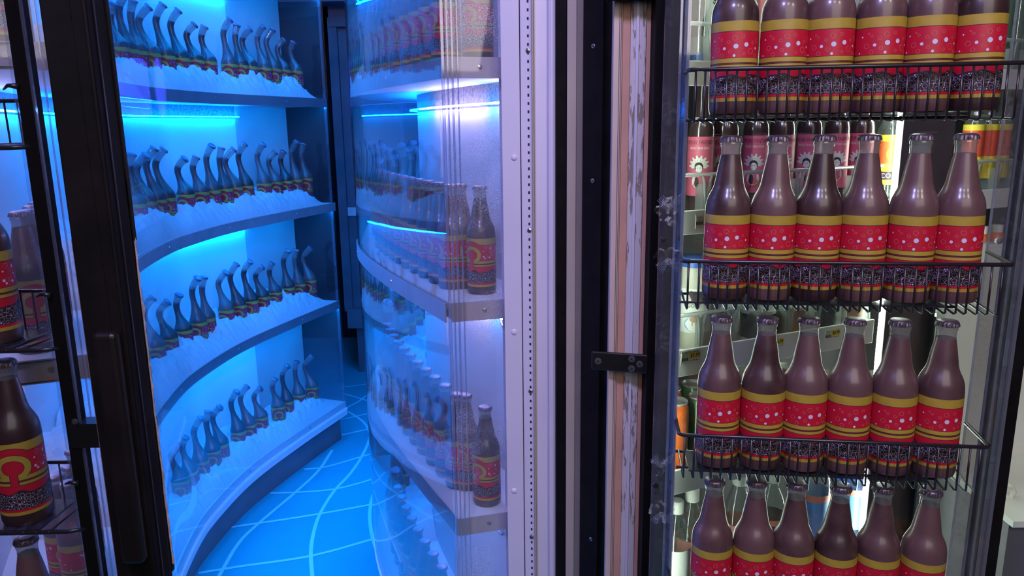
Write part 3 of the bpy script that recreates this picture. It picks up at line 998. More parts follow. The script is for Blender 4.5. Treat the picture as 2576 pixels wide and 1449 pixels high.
# bottles standing just inside the left case's door side
for t, (x, y, nm) in {2: (88, 885, 'third'), 1: (172, 1490, 'second')}.items():
    p = atz(x, y, TIERS[t])
    bottle((p.x, p.y + 0.012, TIERS[t]), math.radians(40), 'cola bottle alone behind the end pane, seen through the left door, %s tier' % nm, None)

# ------------------------------------------------------------------ centre: door frame strips between the corridor and the right door
Pj = V((-0.012, 1.40, 0))


def vstrip(name, x0, x1, Y0, depth, mat, label, Y1=None, z0=0.0, z1=2.5, bev=0.0015):
    """vertical board whose front spans photo columns x0..x1 (at mid height) at distance Y0..Y1"""
    a = aty(x0, 724, Y0); b = aty(x1, 724, Y1 if Y1 else Y0)
    d = V((b.x - a.x, b.y - a.y, 0)); L = d.length; an = math.atan2(d.y, d.x)
    m = MB(); M = Matrix.Translation((a.x, a.y, 0)) @ Matrix.Rotation(an, 4, 'Z')
    m.box((0, 0, z0), (L, depth, z1), mat, M)
    o = m.obj(name)
    if bev: bevel(o, bev)
    if label: struct(o, label, 'trim')
    return o, M, L


def screw_on(parent, M, x, z, mat='screw_steel', r=0.0045, loc=None, cross=True):
    S = M @ Matrix.Translation((x, 0, z)) @ Matrix.Rotation(math.radians(90), 4, 'X')
    m = MB().lathe([(0.0001, -0.001), (r, -0.001), (r * 0.92, r * 0.25), (r * 0.6, r * 0.45), (0.0002, r * 0.5)], mat, 14, S)
    if cross:
        for k in (0, 1):
            Q = S @ Matrix.Rotation(math.radians(30 + 90 * k), 4, 'Z')
            m.box((-r * 0.55, -r * 0.12, r * 0.4), (r * 0.55, r * 0.12, r * 0.56), 'slot_black', Q)
    return m.obj('screw', parent)


o, M, L = vstrip('trim_3', 1268, 1312, 1.405, 0.05, 'jamb_white', 'wide white jamb board with round screw heads beside the misted end pane', 1.40)
for y in (396, 836, 1236):
    p = aty(1293, y, 1.40); screw_on(o, M, (M.inverted() @ V((p.x, p.y, 0))).x, p.z, 'screw_white', 0.006, cross=False)
o, M, L = vstrip('trim_4', 1314, 1341, 1.400, 0.05, 'jamb_white', 'narrow white jamb strip with a row of small dark slots', 1.395)
zs = 0.2
sl = MB(); xs_ = (M.inverted() @ aty(1333, 724, 1.397)).x
while zs < 2.2:
    sl.box((xs_ - 0.0016, -0.0004, zs), (xs_ + 0.0016, 0.002, zs + 0.005), 'slot_black', M)
    zs += 0.0145
sl.obj('slot_row', o)
for y in (127, 580, 985, 1352):
    p = aty(1331, y, 1.395); screw_on(o, M, xs_, p.z, 'screw_steel', 0.0048)
vstrip('trim_5', 1341.5, 1346, 1.385, 0.05, 'strip_greige', 'thin raised beige lip between the two white jamb boards')
vstrip('trim_6', 1346, 1380, 1.400, 0.05, 'jamb_white', 'glossy white inner jamb board left of the black frame')
vstrip('trim_7', 1379, 1399, 1.388, 0.05, 'jamb_white', 'glossy rounded white edge board touching the black frame', bev=0.006)
vstrip('trim_8', 1399, 1425, 1.375, 0.08, 'frame_black', 'narrow black frame strip right of the white jamb boards', 1.37)
o, M, L = vstrip('trim_9', 1424.5, 1447, 1.362, 0.05, 'strip_greige', 'greyish square strip standing between two black frame strips', 1.358)
sd, _, _ = vstrip('strip_side', 1447, 1463, 1.358, 0.03, 'strip_greige_shade', None, 1.354)
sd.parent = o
o, M, L = vstrip('trim_10', 1463, 1534, 1.345, 0.06, 'frame_black', 'wide black frame post left of the peach strips', 1.30)
for y in (115, 455, 1356):
    p = aty(1487, y, 1.325); screw_on(o, M, (M.inverted() @ V((p.x, p.y, 0))).x, p.z, 'screw_steel', 0.0042)
rb = MB(); xr = L * 0.55; rb.box((xr, -0.006, 0), (xr + 0.012, 0.001, 2.5), 'frame_black', M); rb.box((L * 0.93, -0.004, 0), (L, 0.001, 2.5), 'frame_black', M)
rb.obj('ridge', o)
o, M, L = vstrip('trim_11', 1534, 1555, 1.235, 0.02, 'strip_pinkwhite', 'pinkish white ribbed edge of the peeling door jamb')
gr = MB()
for f in (0.62, 0.80): gr.box((L * f, -0.0006, 0), (L * f + 0.001, 0.001, 2.5), 'groove_brown', M)
gr.obj('groove', o)
vstrip('trim_12', 1555, 1574, 1.240, 0.05, 'peach_board', 'peach board strip left of the flaking white paint')
o, M, L = vstrip('trim_13', 1574, 1611, 1.236, 0.05, 'flaking_paint', 'white paint flaking off the middle of the peach door jamb')
rg = MB(); rg.box((L * 0.33, -0.004, 0), (L * 0.50, 0.001, 2.5), 'jamb_white', M); rg.obj('ridge', o)
vstrip('trim_14', 1611, 1626, 1.240, 0.05, 'peach_board', 'narrow peach board strip right of the flaking white paint')
vstrip('trim_15', 1626, 1632, 1.230, 0.05, 'strip_pinkwhite', 'thin pinkish white bead on the right of the peeling jamb')
vstrip('trim_16', 1632, 1668, 1.20, 0.06, 'frame_black', 'black frame strip between the peeling jamb and the right door')
# wall behind the strips so nothing shines through
struct(MB().box((-0.02, 1.48, 0), (0.24, 1.52, 2.6), 'jamb_white').obj('wall_1'))
# cap block at the very top of the jamb
struct(MB().box((aty(1533, 0, 1.2).x, 1.20, aty(1533, -6, 1.2).z), (aty(1650, 0, 1.2).x, 1.232, 2.5), 'frame_black').obj('trim_17'), 'black header piece above the peeling jamb', 'trim')

# the bracket
a = aty(1488, 884, 1.222); b = aty(1634, 941, 1.196)
br = empty('mending_plate', (a.x, 1.222, a.z))
an = math.atan2(-0.026, b.x - a.x)
M = Matrix.Translation((a.x, 1.222, b.z)) @ Matrix.Rotation(an, 4, 'Z')
W = b.x - a.x; Hh = a.z - b.z
pl = part(MB().box((0, 0, 0), (W, 0.006, Hh), 'bracket_black', M), 'plate', br); bevel(pl, 0.002)
for fx, fz in ((0.12, 0.50), (0.72, 0.74), (0.86, 0.49), (0.72, 0.22)):
    S = M @ Matrix.Translation((W * fx, 0, Hh * fz)) @ Matrix.Rotation(math.radians(90), 4, 'X')
    m = MB().lathe([(0.0002, 0), (0.0058, 0), (0.0054, 0.0008), (0.0002, 0.0009)], 'screw_steel', 18, S)
    for k in (0, 1): m.box((-0.0032, -0.0006, 0.0006), (0.0032, 0.0006, 0.0012), 'slot_black', S @ Matrix.Rotation(math.radians(25 + 90 * k), 4, 'Z'))
    part(m, 'screw', br, 'dull grey cross-head screw')
tag(br, 'black steel mending plate with four screws bridging the peeling jamb', 'bracket')

# ------------------------------------------------------------------ right door: rack, baskets and bottles
RX = [0.296, 0.355, 0.413, 0.4715, 0.531, 0.590]
LEV = [1.507, 1.260, 1.012, 0.765]
RN = ['top', 'second', 'third', 'bottom']


def ry(x): return 1.03 - 0.04 * (x - 0.296) / 0.294


for r in range(4):
    for i, x in enumerate(RX):
        xx = x + random.uniform(-.0012, .0012)
        tilt = (random.uniform(-.012, .012), random.uniform(-.012, .012), math.radians(180 + random.uniform(-7, 7)))
        bottle((xx, ry(x), LEV[r] + 0.0015), 0, '%s cola bottle from the left in the %s basket of the right door' % (ORD[i], RN[r]), None, tilt)

ex = V((0.294, -0.04, 0)).normalized(); en = V((ex.y, -ex.x, 0))
if en.y > 0: en = -en
for r in range(4):
    z0 = LEV[r] - 0.002; zr = LEV[r] + 0.058
    xl = {0: 1733, 1: 1717, 2: 1708, 3: 1690}[r]; yl = {0: 206, 1: 670, 2: 1104, 3: 1440}[r]
    xr = {0: 2590, 1: 2552, 2: 2492, 3: 2440}[r]; yr = {0: 184, 1: 674, 2: 1127, 3: 1449}[r]
    P0 = V((0.296, 1.03, 0)) + en * 0.043
    A = atp(xl, yl, P0, en); B = atp(xr, yr, P0, en)
    A = V((A.x, A.y, zr)); B = V((B.x, B.y, zr))
    bk = empty('wire_basket', (A.x, A.y, z0))
    L = (B - A).length; d = (B - A).normalized(); back = -en
    # front rail with the returns at both ends
    rt = MB().tube([A + back * 0.085, A + back * 0.004, A + d * 0.004, B - d * 0.004, B + back * 0.006, B + back * 0.075 + V((0, 0, 0.004))], 0.0028, 'wire_black', 8)
    part(rt, 'front_rail', bk)
    wg = MB(); nW = 31
    for k in range(nW):
        q = A + d * (L * (0.02 + 0.95 * k / (nW - 1)) + random.uniform(-.001, .001))
        wg.tube([q + V((0, 0, 0)), V((q.x, q.y, z0 - 0.004)) + en * 0.001, V((q.x, q.y, z0 - 0.006)) + back * 0.004, V((q.x, q.y, z0 - 0.001)) + back * 0.088], 0.0015, 'wire_black', 6)
    wg.tube([V((A.x, A.y, z0 - 0.003)) + back * 0.085 - d * 0.012, V((B.x, B.y, z0 - 0.003)) + back * 0.085], 0.0022, 'wire_black', 6)
    wg.tube([V((A.x, A.y, z0 - 0.003)) + back * 0.03, V((B.x, B.y, z0 - 0.003)) + back * 0.03 - d * 0.05], 0.0018, 'wire_black', 6)
    part(wg, 'wire_grid', bk)
    mm = MB()
    q0 = A + d * 0.016; q1 = B - d * 0.07
    poly = [q0 + back * 0.012, q1 + back * 0.012, q1 + back * 0.078, q0 + back * 0.078]
    mm.prism([(p.x, p.y) for p in poly], z0 - 0.0005, z0 + 0.0015, 'basket_mat')
    part(mm, 'liner_mat', bk, 'dark translucent liner sheet')
    tag(bk, 'black wire basket holding six cola bottles, %s of four on the right door' % RN[r], 'wire basket', 'wire baskets on the right door')

# right door glass, stile and acrylic channels
dr = empty('cooler_door', (0.45, 1.08, 0))
G0 = V((0.296, 1.03, 0)) - en * 0.062
a = atp(1700, 724, G0, en); b = atp(2560, 724, G0, en)
part(MB().band([V((a.x, a.y, 0)), V((b.x, b.y, 0))], [V((a.x, a.y, 0)) - en * 0.006, V((b.x, b.y, 0)) - en * 0.006], 0.2, 2.4, 'door_glass'), 'glass_pane', dr)
# hinge side stile, black, behind the clear channel
a = aty(1668, 724, 1.11); b = aty(1713, 724, 1.11)
part(MB().box((a.x, 1.11, 0.1), (b.x, 1.16, 2.4), 'frame_black'), 'stile', dr)
a = aty(2541, 900, 0.985); b = aty(2592, 900, 0.975)
part(MB().box((a.x, 0.985, 0.1), (b.x, 1.03, 2.4), 'frame_black'), 'stile', dr)
part(MB().box((a.x - 0.006, 0.978, 0.1), (a.x + 0.0005, 0.99, 2.4), 'acrylic_edge'), 'edge_strip', dr, 'pale shiny strip along the free stile')
tag(dr, 'glass cooler door with black stiles on the right, carrying four bottle baskets', 'door')

ch = empty('acrylic_channel', (0.22, 1.07, 0))
for (x0, x1, Y0, Y1) in ((1654, 1692, 1.085, 1.065), (1692, 1708, 1.065, 1.05)):
    a = aty(x0, 724, Y0); b = aty(x1, 724, Y1)
    part(MB().band([V((a.x, a.y, 0)), V((b.x, b.y, 0))], [V((a.x, a.y + .004, 0)), V((b.x, b.y + .004, 0))], 0.1, 2.4, 'acrylic_dusty'), 'channel_wall', ch)
for x, Y, wd in ((1692, 1.062, 0.0015), (1709, 1.047, 0.0012), (1713, 1.047, 0.001)):
    a = aty(x, 724, Y); part(MB().box((a.x - wd, a.y - 0.001, 0.1), (a.x + wd, a.y + 0.002, 2.4), 'acrylic_edge'), 'channel_edge', ch)
for ys in (530, 650, 1180, 1290):
    x0 = 1683 if ys < 900 else 1665
    c = aty(x0, ys, 1.045); rnd = random.Random(ys)
    m = MB(); pts = []
    for k in range(20):
        an = 2 * math.pi * k / 20; rr = 0.5 + 0.5 * rnd.random()
        pts.append((c.x + 0.022 * rr * math.cos(an), 1.0505, c.z + 0.024 * rr * math.sin(an) * (1 if ys not in (650,) else .8)))
    m.add([(c.x, 1.0495, c.z)] + pts, [(0, 1 + k, 1 + (k + 1) % 20) for k in range(20)], 'glue_white')
    for k in range(5):
        s0 = 1 if ys in (530, 1180) else -1
        m.tube([(c.x - 0.016 + k * .002, 1.049, c.z + s0 * (0.014 + .002 * k)), (c.x - 0.001, 1.048, c.z + s0 * .002 * k), (c.x + 0.017, 1.049, c.z + s0 * (0.011 + .003 * k))], 0.0005, 'acrylic_edge', 5)
    part(m, 'glue_smear', ch, 'whitish smear of dried glue')
for y in (601, 1217):
    p = aty(1667 if y < 900 else 1648, y, 1.07)
    Ms = Matrix.Translation((p.x, 1.064, p.z)) @ Matrix.Rotation(math.radians(90), 4, 'X')
    part(MB().lathe([(0.0002, -0.002), (0.0052, -0.002), (0.0045, 0.001), (0.0002, 0.0014)], 'wire_black', 14, Ms), 'screw', ch)
tag(ch, 'clear dusty acrylic channel with glue smears on the hinge side of the right door', 'acrylic channel')

ch2 = empty('acrylic_channel', (0.66, 1.02, 0))
for (x0, x1, Y0, Y1) in ((2472, 2514, 1.03, 1.02), (2514, 2549, 1.02, 0.995)):
    a = aty(x0, 724, Y0); b = aty(x1, 724, Y1)
    part(MB().band([V((a.x, a.y, 0)), V((b.x, b.y, 0))], [V((a.x, a.y + .004, 0)), V((b.x, b.y + .004, 0))], 0.1, 2.4, 'acrylic_dusty'), 'channel_wall', ch2)
for x, Y, wd in ((2472, 1.028, 0.001), (2514, 1.017, 0.0008), (2535, 1.0, 0.0009)):
    a = aty(x, 724, Y); part(MB().box((a.x - wd, a.y - 0.001, 0.1), (a.x + wd, a.y + 0.002, 2.4), 'acrylic_edge'), 'channel_edge', ch2)
p = aty(2517, 607, 1.012)
Ms = Matrix.Translation((p.x, 1.015, p.z)) @ Matrix.Rotation(math.radians(90), 4, 'X')
part(MB().lathe([(0.0002, -0.002), (0.0052, -0.002), (0.0045, 0.001), (0.0002, 0.0014)], 'screw_steel', 14, Ms), 'screw', ch2)
tag(ch2, 'clear dusty acrylic channel at the free edge of the right door', 'acrylic channel')

# ------------------------------------------------------------------ lit cooler behind the right door
YAW = math.radians(24.4)
ce = V((math.cos(YAW), math.sin(YAW), 0)); cn = V((math.sin(YAW), -math.cos(YAW), 0))   # along the shelf, towards the viewer
C0 = atz(1710, 950, 1.035); C0.z = 0


def cpt(x, y, d=0.0):
    """point on the shelf-front plane moved back by d that photo pixel x, y looks at"""
    return atp(x, y, C0 - cn * d, cn)


def clocal(p): return (p - C0).dot(ce)


def CM(s, z, d=0.0): return Matrix.Translation(C0 + ce * s - cn * d + V((0, 0, z))) @ Matrix.Rotation(YAW, 4, 'Z')


S_MUL = clocal(cpt(2222, 724))
S_L = -0.03
SH = [(cpt(1735, 152).z, cpt(1735, 216).z, 'top'), (cpt(1735, 530).z, cpt(1735, 590).z, 'second'), (cpt(1720, 880).z, cpt(1720, 946).z, 'third'), (cpt(1715, 1180).z, cpt(1715, 1240).z, 'fourth')]
ctz = {}
for zt, zb, nm in SH:
    for tagx, s0, s1 in (('left', S_L, S_MUL - 0.02), ('right', S_MUL + 0.19, S_MUL + 0.75)):
        sh = empty('cooler_shelf', tuple(C0 + ce * s0 + V((0, 0, zb))))
        M = CM(0, 0)
        m = MB(); m.box((s0, 0.004, zt - 0.022), (s1, 0.29, zt - 0.014), 'cooler_white', M)
        part(m, 'shelf_board', sh)
        f = MB(); f.box((s0, -0.002, zb), (s1, 0.004, zt), 'cooler_white', M)
        pf = part(f, 'price_rail', sh); bevel(pf, 0.001)
        tag(sh, 'white plastic cooler shelf with a price rail, %s level, %s of the lit mullion' % (nm, tagx), 'shelf')
        if nm != 'fourth':
            # dividers: row of fence loops standing on the shelf front
            m = MB(); s = s0 + 0.012; hgt = 0.062
            while s < s1 - 0.07:
                w_ = 0.070
                pts = []
                for k in range(13):
                    a_ = math.pi * k / 12
                    pts.append((s + w_ / 2 - w_ / 2 * math.cos(a_) * 1.0, hgt * (min(1, math.sin(a_) * 1.6))))
                q = [CM(u, zt + v, 0.012).translation for u, v in pts]
                m.tube(q, 0.0035, 'divider_plastic', 6)
                m.box((s + w_ - 0.003, 0.010, zt - 0.014), (s + w_ + 0.001, 0.28, zt + 0.045), 'divider_plastic', CM(0, 0))
                s += w_ + 0.004
            m.tube([CM(s0, zt + hgt, 0.012).translation, CM(s1, zt + hgt, 0.012).translation], 0.004, 'divider_plastic', 6)
            part(m, 'divider_fence', sh)

# price tags


def price_tag(x, y, price, wdt, cyan=True, top=None, lab=''):
    p = cpt(x, y, -0.0035); s = clocal(p)
    M = CM(s, p.z, -0.0030) @ Matrix.Rotation(math.radians(90), 4, 'X')
    root = empty('price_tag', tuple(M.translation))
    h = wdt * 0.52
    part(MB().box((-wdt * 1.02, -h, 0), (wdt * 0.62, h * 0.75, 0.0006), 'paper_white', M), 'card', root)
    if price:
        part(MB().box((-wdt * 0.40, -h * 0.35, 0.0006), (wdt * 0.56, h * 0.50, 0.0009), 'price_yellow', M), 'price_field', root)
        vs, fs = text_mesh(price, wdt * 0.40, 0.0002, sx=0.85)
        m = MB(); m.add([M @ (v + V((wdt * 0.10, h * 0.08, 0.0012))) for v in vs], fs, 'ink_black'); part(m, 'price_text', root)
    m = MB(); m.box((-wdt * 0.97, -h * 0.05, 0.0006), (-wdt * 0.45, h * 0.50, 0.0009), 'tag_cyan', M)
    m.box((-wdt * 0.93, h * 0.12, 0.0009), (-wdt * 0.50, h * 0.32, 0.0011), 'price_yellow', M); part(m, 'colour_field', root)
    m = MB(); rnd = random.Random(int(x))
    xx = -wdt * 0.97
    while xx < -wdt * 0.45:
        wv = rnd.uniform(.0004, .0012); m.box((xx, -h * 0.55, 0.0006), (xx + wv, -h * 0.12, 0.0009), 'ink_black', M); xx += wv + rnd.uniform(.0004, .0009)
    for k in range(5): m.box((-wdt * 0.35 + k * wdt * 0.19, -h * 0.62, 0.0006), (-wdt * 0.35 + k * wdt * 0.19 + wdt * 0.07, -h * 0.48, 0.0009), 'ink_black', M)
    part(m, 'barcode', root)
    if top:
        vs, fs = text_mesh(top, wdt * 0.15, 0.0002, sx=0.9)
        m = MB(); m.add([M @ (v + V((-wdt * 0.35, h * 0.62, 0.0010))) for v in vs], fs, 'ink_black'); part(m, 'product_line', root)
    tag(root, lab, 'price tag')


price_tag(1745, 895, '$5.99', 0.028, top='AN COAT PIG LONDON', lab='price tag reading $5.99 on the third shelf rail by the left stile')
price_tag(1957, 861, '$6.99', 0.026, lab='price tag reading $6.99 half hidden behind the third-basket bottles')
price_tag(2100, 838, '$8.99', 0.026, lab='price tag reading $8.99 furthest right on the third shelf rail')
price_tag(1782, 553, None, 0.028, lab='small cyan tag with a barcode on the second shelf rail')


# goods in the cooler
def lathe_thing(name, px, py, d, zb, prof_parts, label, cat, group=None):
    """stands at the photo column px on the shelf height zb, its axis d behind the shelf front"""
    p = cpt(px, py, d)
    r = empty(name, (p.x, p.y, zb))
    for pn, mat, prof in prof_parts:
        m = MB().lathe(prof, mat, 24, Matrix.Translation((p.x, p.y, zb)))
        part(m, pn, r)
    tag(r, label, cat, group)
    return r, p


zA, zB, zC, zD = [s[0] - 0.014 for s in SH]


def wrap_text(root, p, zb, R, z, body, size, mat, aim, name='lettering', sx=1.0, maxw=None):
    """letters lying round a bottle, centred on the direction aim"""
    vs, fs = text_mesh(body, size, 0.0001, sx=sx)
    m = MB(); out = []
    for v in vs:
        if maxw and abs(v.x) > maxw: pass
        a = aim + v.x / R
        out.append(V((p.x + (R + 0.0006 + v.z) * math.cos(a), p.y + (R + 0.0006 + v.z) * math.sin(a), zb + z + v.y)))
    m.add(out, fs, mat); return part(m, name, root)


def blob(m, p, zb, R, aim, u, z, ru, rz, mat, h=0.0007, seg=10, rot=0.0):
    vs = []
    for k in range(seg):
        a = 2 * math.pi * k / seg; x = ru * math.cos(a); y = rz * math.sin(a)
        x, y = x * math.cos(rot) - y * math.sin(rot), x * math.sin(rot) + y * math.cos(rot)
        an = aim + (u + x) / R; vs.append(V((p.x + (R + h) * math.cos(an), p.y + (R + h) * math.sin(an), zb + z + y)))
    m.add(vs, [tuple(range(seg))], mat)


pink = [(1761, 0), (1822, 0), (1898, 0.0), (1962, 0), (2030, 0.0), (2098, 0), (2160, 0)]
for k, (x, dx) in enumerate(pink):
    R = 0.0245
    r, p = lathe_thing('flavoured_soda_bottle', x, 430, 0.052, zB,
                       [('bottle_glass', 'dark_drink', [(0.0, 0.0), (R - .001, 0.0), (R, 0.004), (R, 0.152), (R * .93, 0.163), (R * .62, 0.178), (R * .50, 0.19), (R * .45, 0.235), (R * .48, 0.24)]),
                        ('label', 'pink_label', [(R + .0003, 0.035), (R + .0003, 0.142)]), ('cap', 'cap_metal', [(R * .55, 0.238), (R * .58, 0.25), (R * .4, 0.253), (0.0001, 0.253)])],
                       ['slim dark bottle with a pink flower label, %s from left behind the second basket' % ORD[k]][0], 'bottle', 'pink labelled bottles on the second cooler shelf')
    aim = math.atan2(-p.y, -p.x) + (-0.35 if k % 2 else -0.1) + (0.5 if k in (3, 5) else 0)
    wrap_text(r, p, zB, R, 0.1315, 'FUTURE FANTASY', 0.0105, 'ink_dark_red', aim, sx=0.62)
    wrap_text(r, p, zB, R, 0.1215, 'PRICKLY PEAR SODA', 0.0062, 'paper_white', aim, 'subtitle', sx=0.62)
    m = MB(); rnd = random.Random(3)
    for q in range(17):
        a = math.radians(-15 + 210 * q / 16); rr = 0.0155 if q % 2 else 0.0105
        blob(m, p, zB, R, aim, rr * math.cos(a), 0.090 + rr * math.sin(a) * 0.95, 0.0044, 0.0021, 'paper_white', 0.0006, 10, a)
    blob(m, p, zB, R, aim, 0, 0.088, 0.0078, 0.0085, 'ink_black', 0.0007, 14)
    blob(m, p, zB, R, aim, 0.0004, 0.0845, 0.0058, 0.0072, 'paper_white', 0.0008, 14)
    for sx in (-1, 1): blob(m, p, zB, R, aim, sx * 0.0024, 0.0862, 0.0012, 0.0006, 'ink_black', 0.0009, 8)
    blob(m, p, zB, R, aim, 0, 0.062, 0.012, 0.013, 'paper_white', 0.0006, 12)
    blob(m, p, zB, R, aim, -0.003, 0.060, 0.004, 0.010, 'ink_black', 0.0007, 8)
    part(m, 'flower_picture', r)

for k, x in enumerate((2232, 2278)):
    R = 0.026
    r, p = lathe_thing('cola_glass_bottle', x, 430, 0.05, zB,
                       [('bottle_glass', 'clear_bottle', [(0.0, 0.0), (R - .001, 0.0), (R, 0.004), (R, 0.140), (R * .9, 0.152), (R * .6, 0.17), (R * .45, 0.2), (R * .45, 0.23)]),
                        ('label', 'yellow_label', [(R + .0003, 0.035), (R + .0003, 0.137)]), ('red_band', 'orange_label', [(R + .0005, 0.078), (R + .0005, 0.124)]),
                        ('lower_band', 'label_dark', [(R + .0005, 0.045), (R + .0005, 0.062)]), ('cap', 'cap_metal', [(R * .52, 0.228), (R * .55, 0.238), (0.0001, 0.240)])],
                       ['yellow and orange labelled cola bottle next to the lit mullion', 'yellow labelled cola bottle cut off by the lit mullion'][k], 'bottle')
    aim = math.atan2(-p.y, -p.x)
    vs = []; m = MB()
    for q in range(25):
        a = math.radians(-50 + 280 * q / 24)
        for rr in (0.0110, 0.0165):
            an = aim + (0.012 + rr * math.cos(a)) / R
            vs.append(V((p.x + (R + .0011) * math.cos(an), p.y + (R + .0011) * math.sin(an), zB + 0.098 + rr * math.sin(a))))
    m.add(vs, [(2 * q, 2 * q + 1, 2 * q + 3, 2 * q + 2) for q in range(24)], 'yellow_label'); part(m, 'horseshoe_mark', r)
    wrap_text(r, p, zB, R, 0.053, 'CO', 0.014, 'paper_white', aim - 0.1)

# top shelf: water and green bottles
def big_bottle(px, d, zb, R, H, mat, lab, label, cat='bottle', lowmat=None, name='water_bottle'):
    parts = [('bottle_body', mat, [(0.0, 0.0), (R - .002, 0.0), (R, 0.005), (R, H * .62), (R * .9, H * .70), (R * .6, H * .80), (R * .40, H * .87), (R * .38, H * .93)])]
    if lab: parts.append(('label', lab, [(R + .0003, H * .20), (R + .0003, H * .52)]))
    if lowmat: parts.append(('base_band', lowmat, [(R + .0004, 0.006), (R + .0004, 0.03)]))
    parts.append(('cap', 'paper_white', [(R * .42, H * .92), (R * .42, H), (0.0001, H)]))
    return lathe_thing(name, px, 430, d, zb, parts, label, cat)


r, p = big_bottle(1752, 0.055, zA, 0.027, 0.33, 'clear_bottle', None, 'clear glass bottle with a navy base band by the left stile, top cooler shelf', lowmat='navy')
r, p = big_bottle(1800, 0.055, zA, 0.030, 0.33, 'clear_bottle', None, 'white labelled bottle with a fern drawing on the top cooler shelf', lowmat='navy')
m = MB().lathe([(0.0306, 0.035), (0.0306, 0.19)], 'paper_white', 24, Matrix.Translation((p.x, p.y, zA))); part(m, 'label', r)
m = MB(); aim = math.atan2(-p.y, -p.x)
for q in range(14): blob(m, p, zA, 0.0308, aim - 0.25, 0.002 * math.sin(q) - 0.006, 0.115 + q * 0.0026, 0.006, 0.0012, 'ink_black', 0.0003, 8, 0.9 if q % 2 else -0.6)
part(m, 'fern_picture', r)
for k, x in enumerate((2022, 2148)):
    r, p = big_bottle(x, 0.06, zA, 0.031, 0.36, 'clear_bottle', None, ['water bottle with a mountain label behind the third top-basket bottle', 'water bottle with a mountain label behind the fourth top-basket bottle'][k])
    m = MB().lathe([(0.0316, 0.06), (0.0316, 0.25)], 'paper_white', 24, Matrix.Translation((p.x, p.y, zA))); part(m, 'label', r)
    aim = math.atan2(-p.y, -p.x); zt = cpt(x, 20, 0.05).z - zA
    wrap_text(r, p, zA, 0.0317, zt, 'MOUNTAIN VA', 0.008, 'navy', aim, sx=0.8)
    wrap_text(r, p, zA, 0.0317, zt - 0.008, 'SPRING WATER', 0.003, 'navy', aim, 'subtitle')
    m = MB()
    for q in range(9): blob(m, p, zA, 0.0317, aim, -0.012 + q * 0.003, zt - 0.034 + 0.005 * math.sin(q * 1.3), 0.003, 0.0012, 'can_dark', 0.0003, 6, 0.8 if q % 2 else -0.8)
    part(m, 'mountain_picture', r)
r, p = big_bottle(2275, 0.06, zA, 0.032, 0.36, 'green_bottle', None, 'green bottle with pale script lettering behind the fifth top-basket bottle', name='soda_water_bottle')
m = MB().lathe([(0.0326, 0.07), (0.0326, 0.24)], 'can_green', 24, Matrix.Translation((p.x, p.y, zA))); part(m, 'label', r)
wrap_text(r, p, zA, 0.0327, cpt(2272, 8, 0.05).z - zA, 'Pel', 0.016, 'paper_white', math.atan2(-p.y, -p.x))
big_bottle(1893, 0.06, zA, 0.031, 0.34, 'clear_bottle', 'label_salmon', 'clear bottle glimpsed between the first two top-basket bottles')
big_bottle(2525, 0.06, zA, 0.031, 0.34, 'green_bottle', None, 'green bottle right of the mullion on the top cooler shelf', name='soda_water_bottle')
big_bottle(2590, 0.06, zA, 0.031, 0.34, 'green_bottle', None, 'green bottle at the right edge of the top cooler shelf', name='soda_water_bottle')

# second shelf, right of the mullion
for k, x in enumerate((2445, 2478, 2512)):
    R = 0.022
    r, p = lathe_thing('cola_glass_bottle', x, 380, 0.05, zB,
                       [('bottle_glass', 'clear_bottle', [(0.0, 0.0), (R - .001, 0.0), (R, 0.004), (R, 0.155), (R * .9, 0.165), (R * .5, 0.185), (R * .45, 0.24)]),
                        ('label', 'yellow_label', [(R + .0003, 0.035), (R + .0003, 0.155)]), ('red_band', 'can_red', [(R + .0005, 0.085), (R + .0005, 0.142)]),
                        ('cap', 'cap_metal', [(R * .52, 0.238), (R * .55, 0.248), (0.0001, 0.250)])],
                       '%s yellow and red labelled bottle right of the mullion, second cooler shelf' % ORD[k], 'bottle', 'yellow and red bottles right of the mullion')

# third shelf: jars and tubs
r, p = lathe_thing('yogurt_jar', 1747, 740, 0.05, zC, [('jar_body', 'pale_yogurt', [(0.0, 0.0), (0.030, 0.0), (0.032, 0.006), (0.032, 0.145), (0.029, 0.155), (0.028, 0.162)]),
                                                     ('lid', 'jar_blue', [(0.0300, 0.160), (0.0300, 0.176), (0.028, 0.178), (0.0001, 0.178)])],
                   'tall pale jar with a blue lid behind the left end of the second basket', 'jar')
m = MB().lathe([(0.0324, 0.035), (0.0324, 0.120)], 'paper_white', 24, Matrix.Translation((p.x, p.y, zC))); part(m, 'label', r)
aim = math.atan2(-p.y, -p.x)
m = MB(); blob(m, p, zC, 0.0324, aim, 0.004, 0.052, 0.022, 0.016, 'skyblue', 0.0006, 14); blob(m, p, zC, 0.0324, aim, 0.004, 0.062, 0.012, 0.007, 'tan_deli', 0.0009, 10)
for q in (-1, 0, 1): blob(m, p, zC, 0.0324, aim, 0.004 + q * 0.006, 0.053, 0.0012, 0.005, 'tan_deli', 0.0010, 6)
part(m, 'goat_picture', r)
wrap_text(r, p, zC, 0.033, 0.088, 'GOAT', 0.010, 'ink_black', aim, sx=0.9)
wrap_text(r, p, zC, 0.033, 0.101, 'Fresh', 0.009, 'can_red', aim, 'brand_script')
r, p = lathe_thing('yogurt_jar', 1820, 740, 0.05, zC, [('jar_body', 'pale_yogurt', [(0.0, 0.0), (0.030, 0.0), (0.032, 0.006), (0.032, 0.105), (0.029, 0.112)]),
                                                     ('label', 'paper_white', [(0.0324, 0.025), (0.0324, 0.085)]), ('lid', 'paper_white', [(0.0305, 0.110), (0.0305, 0.122), (0.0001, 0.122)])],
                   'short pale jar with dark capital lettering under the second basket', 'jar')
